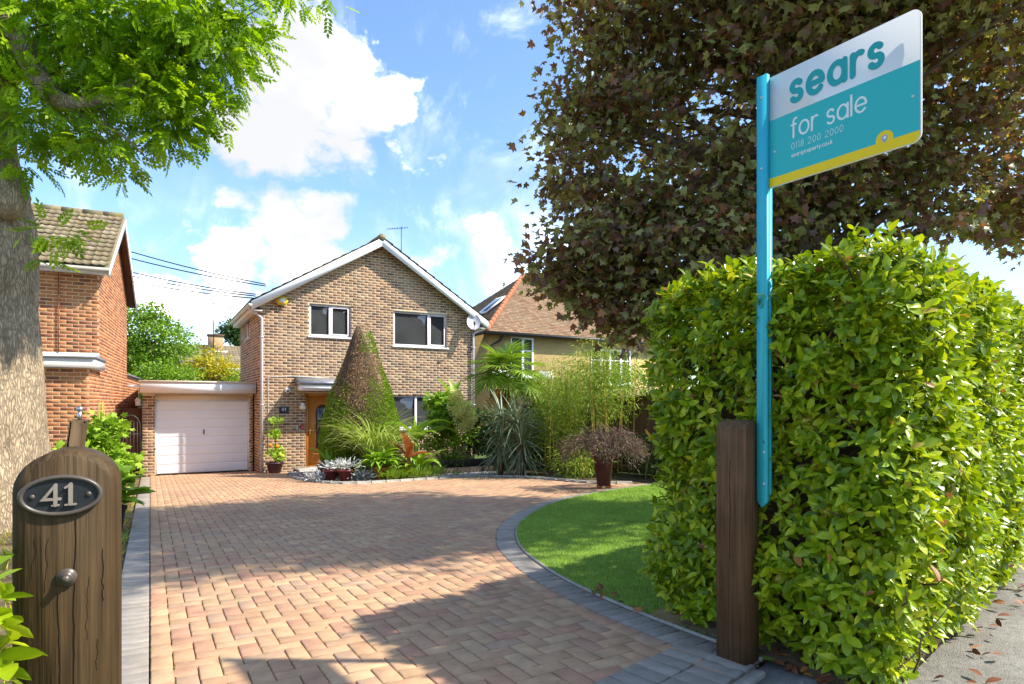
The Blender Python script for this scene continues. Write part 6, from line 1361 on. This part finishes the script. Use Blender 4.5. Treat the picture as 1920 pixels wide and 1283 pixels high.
# yuccas
for (x, y, hs, lab) in ((6.82, 12.2, (.5, .95, 1.25), 'sword leaved yucca nearer the house, left of the pair'), (7.12, 11.75, (.4, .8, 1.2), 'sword leaved yucca nearer the drive, right of the pair')):
    e = thing('yucca', lab, 'yucca', x, y, 'yuccas'); q = MB()
    for j, h_ in enumerate(hs):
        c = Vector((x + random.uniform(-.15, .15), y + random.uniform(-.15, .15), gz(y) + h_)); q.tube([(x, y, gz(y)), tuple(c)], [.06, .04], 8)
        blades_plant(e, 56, tuple(c), .62, .95, .034, .05, R(-35), R(86), R(5), R(75), M['yucca'], spread=.05, seg=5)
    blades_plant(e, 60, (x, y, gz(y) + .35), .45, .7, .028, .04, R(-75), R(-10), R(-10), R(30), M['yucca'], spread=.12, seg=4, name='hanging_leaf', hgt=.4); q.build('stem', M['palm_trunk'], e)
# bamboo
def bamboo(x, y, ncul, hmin, hmax, spx, spy, lab, nleaf, zlo, mat='bamboo_leaf', cul=True):
    e = thing('bamboo', lab, 'bamboo', x, y); tips = []
    for k in range(ncul):
        bx_, by_ = x + random.gauss(0, spx), y + random.gauss(0, spy); h_ = random.uniform(hmin, hmax); lx_, ly_ = random.gauss(0, .18), random.gauss(0, .18); zb0 = gz(by_)
        pts = [Vector((bx_ + lx_ * t * t, by_ + ly_ * t * t, zb0 + h_ * t)) for t in [j / 7 for j in range(8)]]; q = MB(); q.tube(pts, [.014 * (1 - .6 * j / 7) for j in range(8)], 6, random.random()); q.build('culm', M['culm'], e); tips.append(pts)
    T = np.array([[tuple(p) for p in pts] for pts in tips]); n = nleaf; ti = rng.integers(0, len(tips), n); tt = zlo + (1 - zlo) * rng.random(n) ** .8; seg = np.minimum((tt * 7).astype(int), 6); fr = (tt * 7 - seg)[:, None]
    P = T[ti, seg] * (1 - fr) + T[ti, seg + 1] * fr; off = rng.normal(0, 1, (n, 3)) * np.array((.16, .16, .09)); D = nrm(off + rng.normal(0, .06, (n, 3)) - (0, 0, .08)); foliage('leaves', T_NARROW, P + off, D, rng.normal(0, .5, (n, 3)) + (0, 0, 1), rng.uniform(.07, .13, n), rng.random(n), M[mat], e, kind='stuff'); return e
bamboo(8.55, 10.6, 22, 2.3, 3.0, .26, .26, 'tall golden stemmed bamboo clump right of the yuccas', 6000, .48)
bamboo(8.35, 11.7, 14, 2.2, 2.9, .25, .3, 'airy bamboo behind the yuccas left of the golden clump', 5500, .1)
bamboo(8.9, 12.8, 10, 2.0, 2.7, .3, .35, 'pale yellow green bamboo between palm and golden bamboo', 5500, .25)
bamboo(8.0, 10.55, 16, .55, .95, .3, .3, 'knee high bamboo grass at the edge of the drive', 3000, .05)
bamboo(9.0, 9.4, 10, .5, .9, .2, .4, 'dark low bamboo grass beside the lawn corner', 1800, .05, 'treedark')
# weeping acer in a tall rust coloured pot
AX, AY = 6.95, 8.66; az0 = gz(AY) + .012
ac = thing('potted_acer', 'weeping purple acer in a tall rust brown tapered pot', 'potted tree', AX, AY)
q = MB(); q.lathe([(.15, .04), (.235, .60), (.25, .60), (.25, .635), (.22, .635), (.215, .58)], (AX, AY, az0), 4); pt_ = q.build('pot', M['pot_rust'], ac)
for k in range(4): a = math.pi / 2 * k; q = MB(); q.box((AX + .115 * math.cos(a) - .03, AY + .115 * math.sin(a) - .03, az0), (AX + .115 * math.cos(a) + .03, AY + .115 * math.sin(a) + .03, az0 + .045)); q.build('foot', M['terracotta'], pt_)
n = 5200; a = rng.uniform(0, 6.283, n); rr_ = .62 * np.sqrt(rng.random(n)); lob = 1 + .18 * np.sin(3 * a + 1) + .12 * np.sin(7 * a); P = np.column_stack([AX + .05 + rr_ * np.cos(a) * 1.2 * lob, AY + rr_ * np.sin(a) * 1.2 * lob, az0 + .93 - .75 * rr_ ** 2 + rng.normal(0, .075, n) + .07 * np.sin(4 * a) + .05 * np.sin(9 * a + 12 * rr_)])
D = nrm(np.column_stack([np.cos(a) * .7, np.sin(a) * .7, -.4 + 0 * a]) + rng.normal(0, .5, (n, 3))); foliage('crown', T_NARROW, P, D, rng.normal(0, .5, (n, 3)) + (0, 0, 1), rng.uniform(.06, .11, n), rng.random(n), M['acer'], ac, kind='stuff')
q = MB(); limbs(q, [(AX, AY, az0 + .6), (AX, AY, az0 + .75)], P, 26, .016, .003, 5); q.tube([(AX, AY, az0 + .5), (AX, AY, az0 + .8)], .025, 7); q.build('trunk', M['bark_d'], ac)
# close boarded fence on the right boundary
fx = 9.42; fence = empty('boarded_fence', (fx, 10, gz(10)), label='dark brown close boarded fence behind the bamboo', cat='fence')
y = 4.0
while y < 17.2:
    q = MB(); z0 = gz(y); q.obox(Matrix.Translation((fx, y, z0 + .86)) @ Matrix.Rotation(R(4), 4, 'Z'), (.016, .118, 1.64), random.random()); q.build('board', M['fence'], fence); y += .112
for k in range(8):
    y = 4.0 + k * 1.85; q = MB(); q.box((fx + .03, y - .05, gz(y) - .1), (fx + .13, y + .05, gz(y) + 1.78)); q.build('post', M['fence'], fence)
for zz, nm in ((1.71, 'capping_rail'), (.10, 'gravel_board'), (.9, 'mid_rail')):
    q = MB(); dzc = .03 if nm != 'gravel_board' else .09; o_ = -.028 if nm == 'capping_rail' else -.022
    q.add([(fx + s_ * .03 + (o_ if nm != 'capping_rail' else 0), y_, gz(y_) + zz + t_ * dzc) for y_ in (4, 17.2) for s_, t_ in ((-1, -1), (1, -1), (1, 1), (-1, 1))], [(0, 1, 5, 4), (1, 2, 6, 5), (2, 3, 7, 6), (3, 0, 4, 7), (0, 3, 2, 1), (4, 5, 6, 7)]); q.build(nm, M['fence'], fence)
# ---- left border: climbing beans, squash tub, side gate
e = small_shrub('bean_shrub', 'bushy bright green bean plant on canes by the red brick wall', 'shrub', (-.62, 11.9, gz(11.9)), [(Vector((-.72, 11.9, .55)), .32), (Vector((-.52, 11.8, .32)), .30), (Vector((-.72, 11.7, .10)), .34), (Vector((-.62, 11.9, .85)), .2)], 130, 14, .1, .07, .14, 'squash', T_MAPLE)
for k in range(6): q = MB(); a = k * 1.05; q.tube([(-.68 + .13 * math.cos(a), 11.9 + .13 * math.sin(a), gz(11.9)), (-.68 + .03 * math.cos(a), 11.9 + .03 * math.sin(a), 1.28)], .007, 5); q.build('cane', M['culm'], e)
e = thing('squash_tub', 'lime green squash plant in a black tub beside the grey border', 'potted plant', -.42, 8.85); zt = pot(-.42, 8.85, .17, .30, M['black'], root=e, z=gz(8.85) - .03)
blades_plant(e, 60, (-.40, 8.85, zt + .02), .2, .34, .18, .26, R(5), R(85), R(20), R(90), M['squash'], wprof=broad, spread=.1, hgt=.38, seg=6, fold=.12)
blades_plant(e, 5, (-.26, 8.85, zt + .14), .22, .34, .18, .22, R(5), R(30), R(10), R(40), M['squash'], wprof=broad, spread=.02, az=(-.6, .4), seg=6)
e = thing('border_tuft', 'small weed tuft on the verge in front of the black tub', 'plant', -.30, 7.9); blades_plant(e, 40, (-.30, 7.9, gz(7.9) - .03), .08, .16, .01, .018, R(10), R(80), R(20), R(80), M['squash'])
sg = empty('side_gate', (-.35, 18.2, gz(18)), label='black iron side gate between the red brick wall and the garage', cat='gate')
q = MB(); zg = gz(18.2)
for k in range(5): q = MB(); q.tube([(-.58 + k * .075, 18.2, zg + .07), (-.58 + k * .075, 18.2, zg + 1.42)], .010, 6); q.build('bar', M['black_m'], sg)
q = MB(); q.tube([(-.64, 18.2, zg + .06), (-.22, 18.2, zg + .06)], .016, 6); q.tube([(-.64, 18.2, zg + 1.1), (-.22, 18.2, zg + 1.1)], .014, 6); q.tube([(-.64, 18.2, zg), (-.64, 18.2, zg + 1.3)] + [(-.43 + .21 * math.cos(t), 18.2, zg + 1.3 + .28 * math.sin(t)) for t in [math.pi * (1 - k / 8) for k in range(1, 8)]] + [(-.22, 18.2, zg + 1.3), (-.22, 18.2, zg)], .018, 6); q.build('frame', M['black_m'], sg)
q = MB(); q.box((-.66, 18.9, zg), (-.19, 18.95, zg + 1.75)); q.build('passage_door', M['fence'], label='dark timber door at the end of the side passage', cat='door')
# tomato pot by the downpipe
e = thing('tomato_pot', 'plum pot of tomatoes and marigolds below the white downpipe', 'potted plant', 2.83, 17.22); zt = pot(2.83, 17.22, .21, .27, M['pot_dark'], root=e)
q = MB(); q.tube([(2.86, 17.25, zt), (2.85, 17.28, zt + 1.25)], .012, 6); q.build('stake', M['black_m'], e)
C, dr = clusters([(Vector((2.85, 17.22, .0)), .16), (Vector((2.85, 17.25, .45)), .13), (Vector((2.85, 17.25, .82)), .12), (Vector((2.92, 17.2, -.15)), .16)], 40, .2); P, D, N, S, ci = leafy(C, dr, 9, .06, .05, .09); foliage('leaves', T_MAPLE, P, D, N, S, rng.random(len(P)), M['squash'], e, kind='stuff')
for (x, z, m_, r_) in ((2.70, .16, 'marigold', .05), (2.86, .13, 'marigold', .05), (2.94, -.08, 'tomato', .05), (2.82, -.13, 'tomato', .055), (3.0, -.12, 'tomato', .05)):
    q = MB(); q.lathe([(.01, -r_), (r_ * .8, -r_ * .5), (r_, 0), (r_ * .8, r_ * .5), (.01, r_)], (x, 17.08, z), 10); q.build('bloom' if m_ == 'marigold' else 'fruit', M[m_], e, smooth=True)
# petals fallen on the drive by the yuccas
n = 160; P = np.column_stack([rng.normal(6.35, .35, n), rng.normal(12.1, .22, n), np.zeros(n)]); P[:, 2] = gza(P[:, 1]) + .006
foliage('fallen_petals', T_SMALL, P, rng.normal(0, 1, (n, 3)) * (1, 1, .1), rng.normal(0, .2, (n, 3)) + (0, 0, 1), rng.uniform(.03, .05, n), rng.random(n), M['flower_w'], None, label='cream petals fallen on the paving by the yuccas', kind='stuff')
n = 90; P = np.column_stack([rng.uniform(.1, 5, n), rng.uniform(3, 13, n), np.zeros(n)]); P = P[in_poly(P, drive_poly)]; n = len(P); P[:, 2] = gza(P[:, 1]) + .006
foliage('leaf_litter', T_SMALL, P, rng.normal(0, 1, (n, 3)) * (1, 1, .15), rng.normal(0, .3, (n, 3)) + (0, 0, 1), rng.uniform(.012, .03, n), rng.random(n), M['dead_leaf'], None, label='scattered bits of dry leaf on the driveway', kind='stuff')
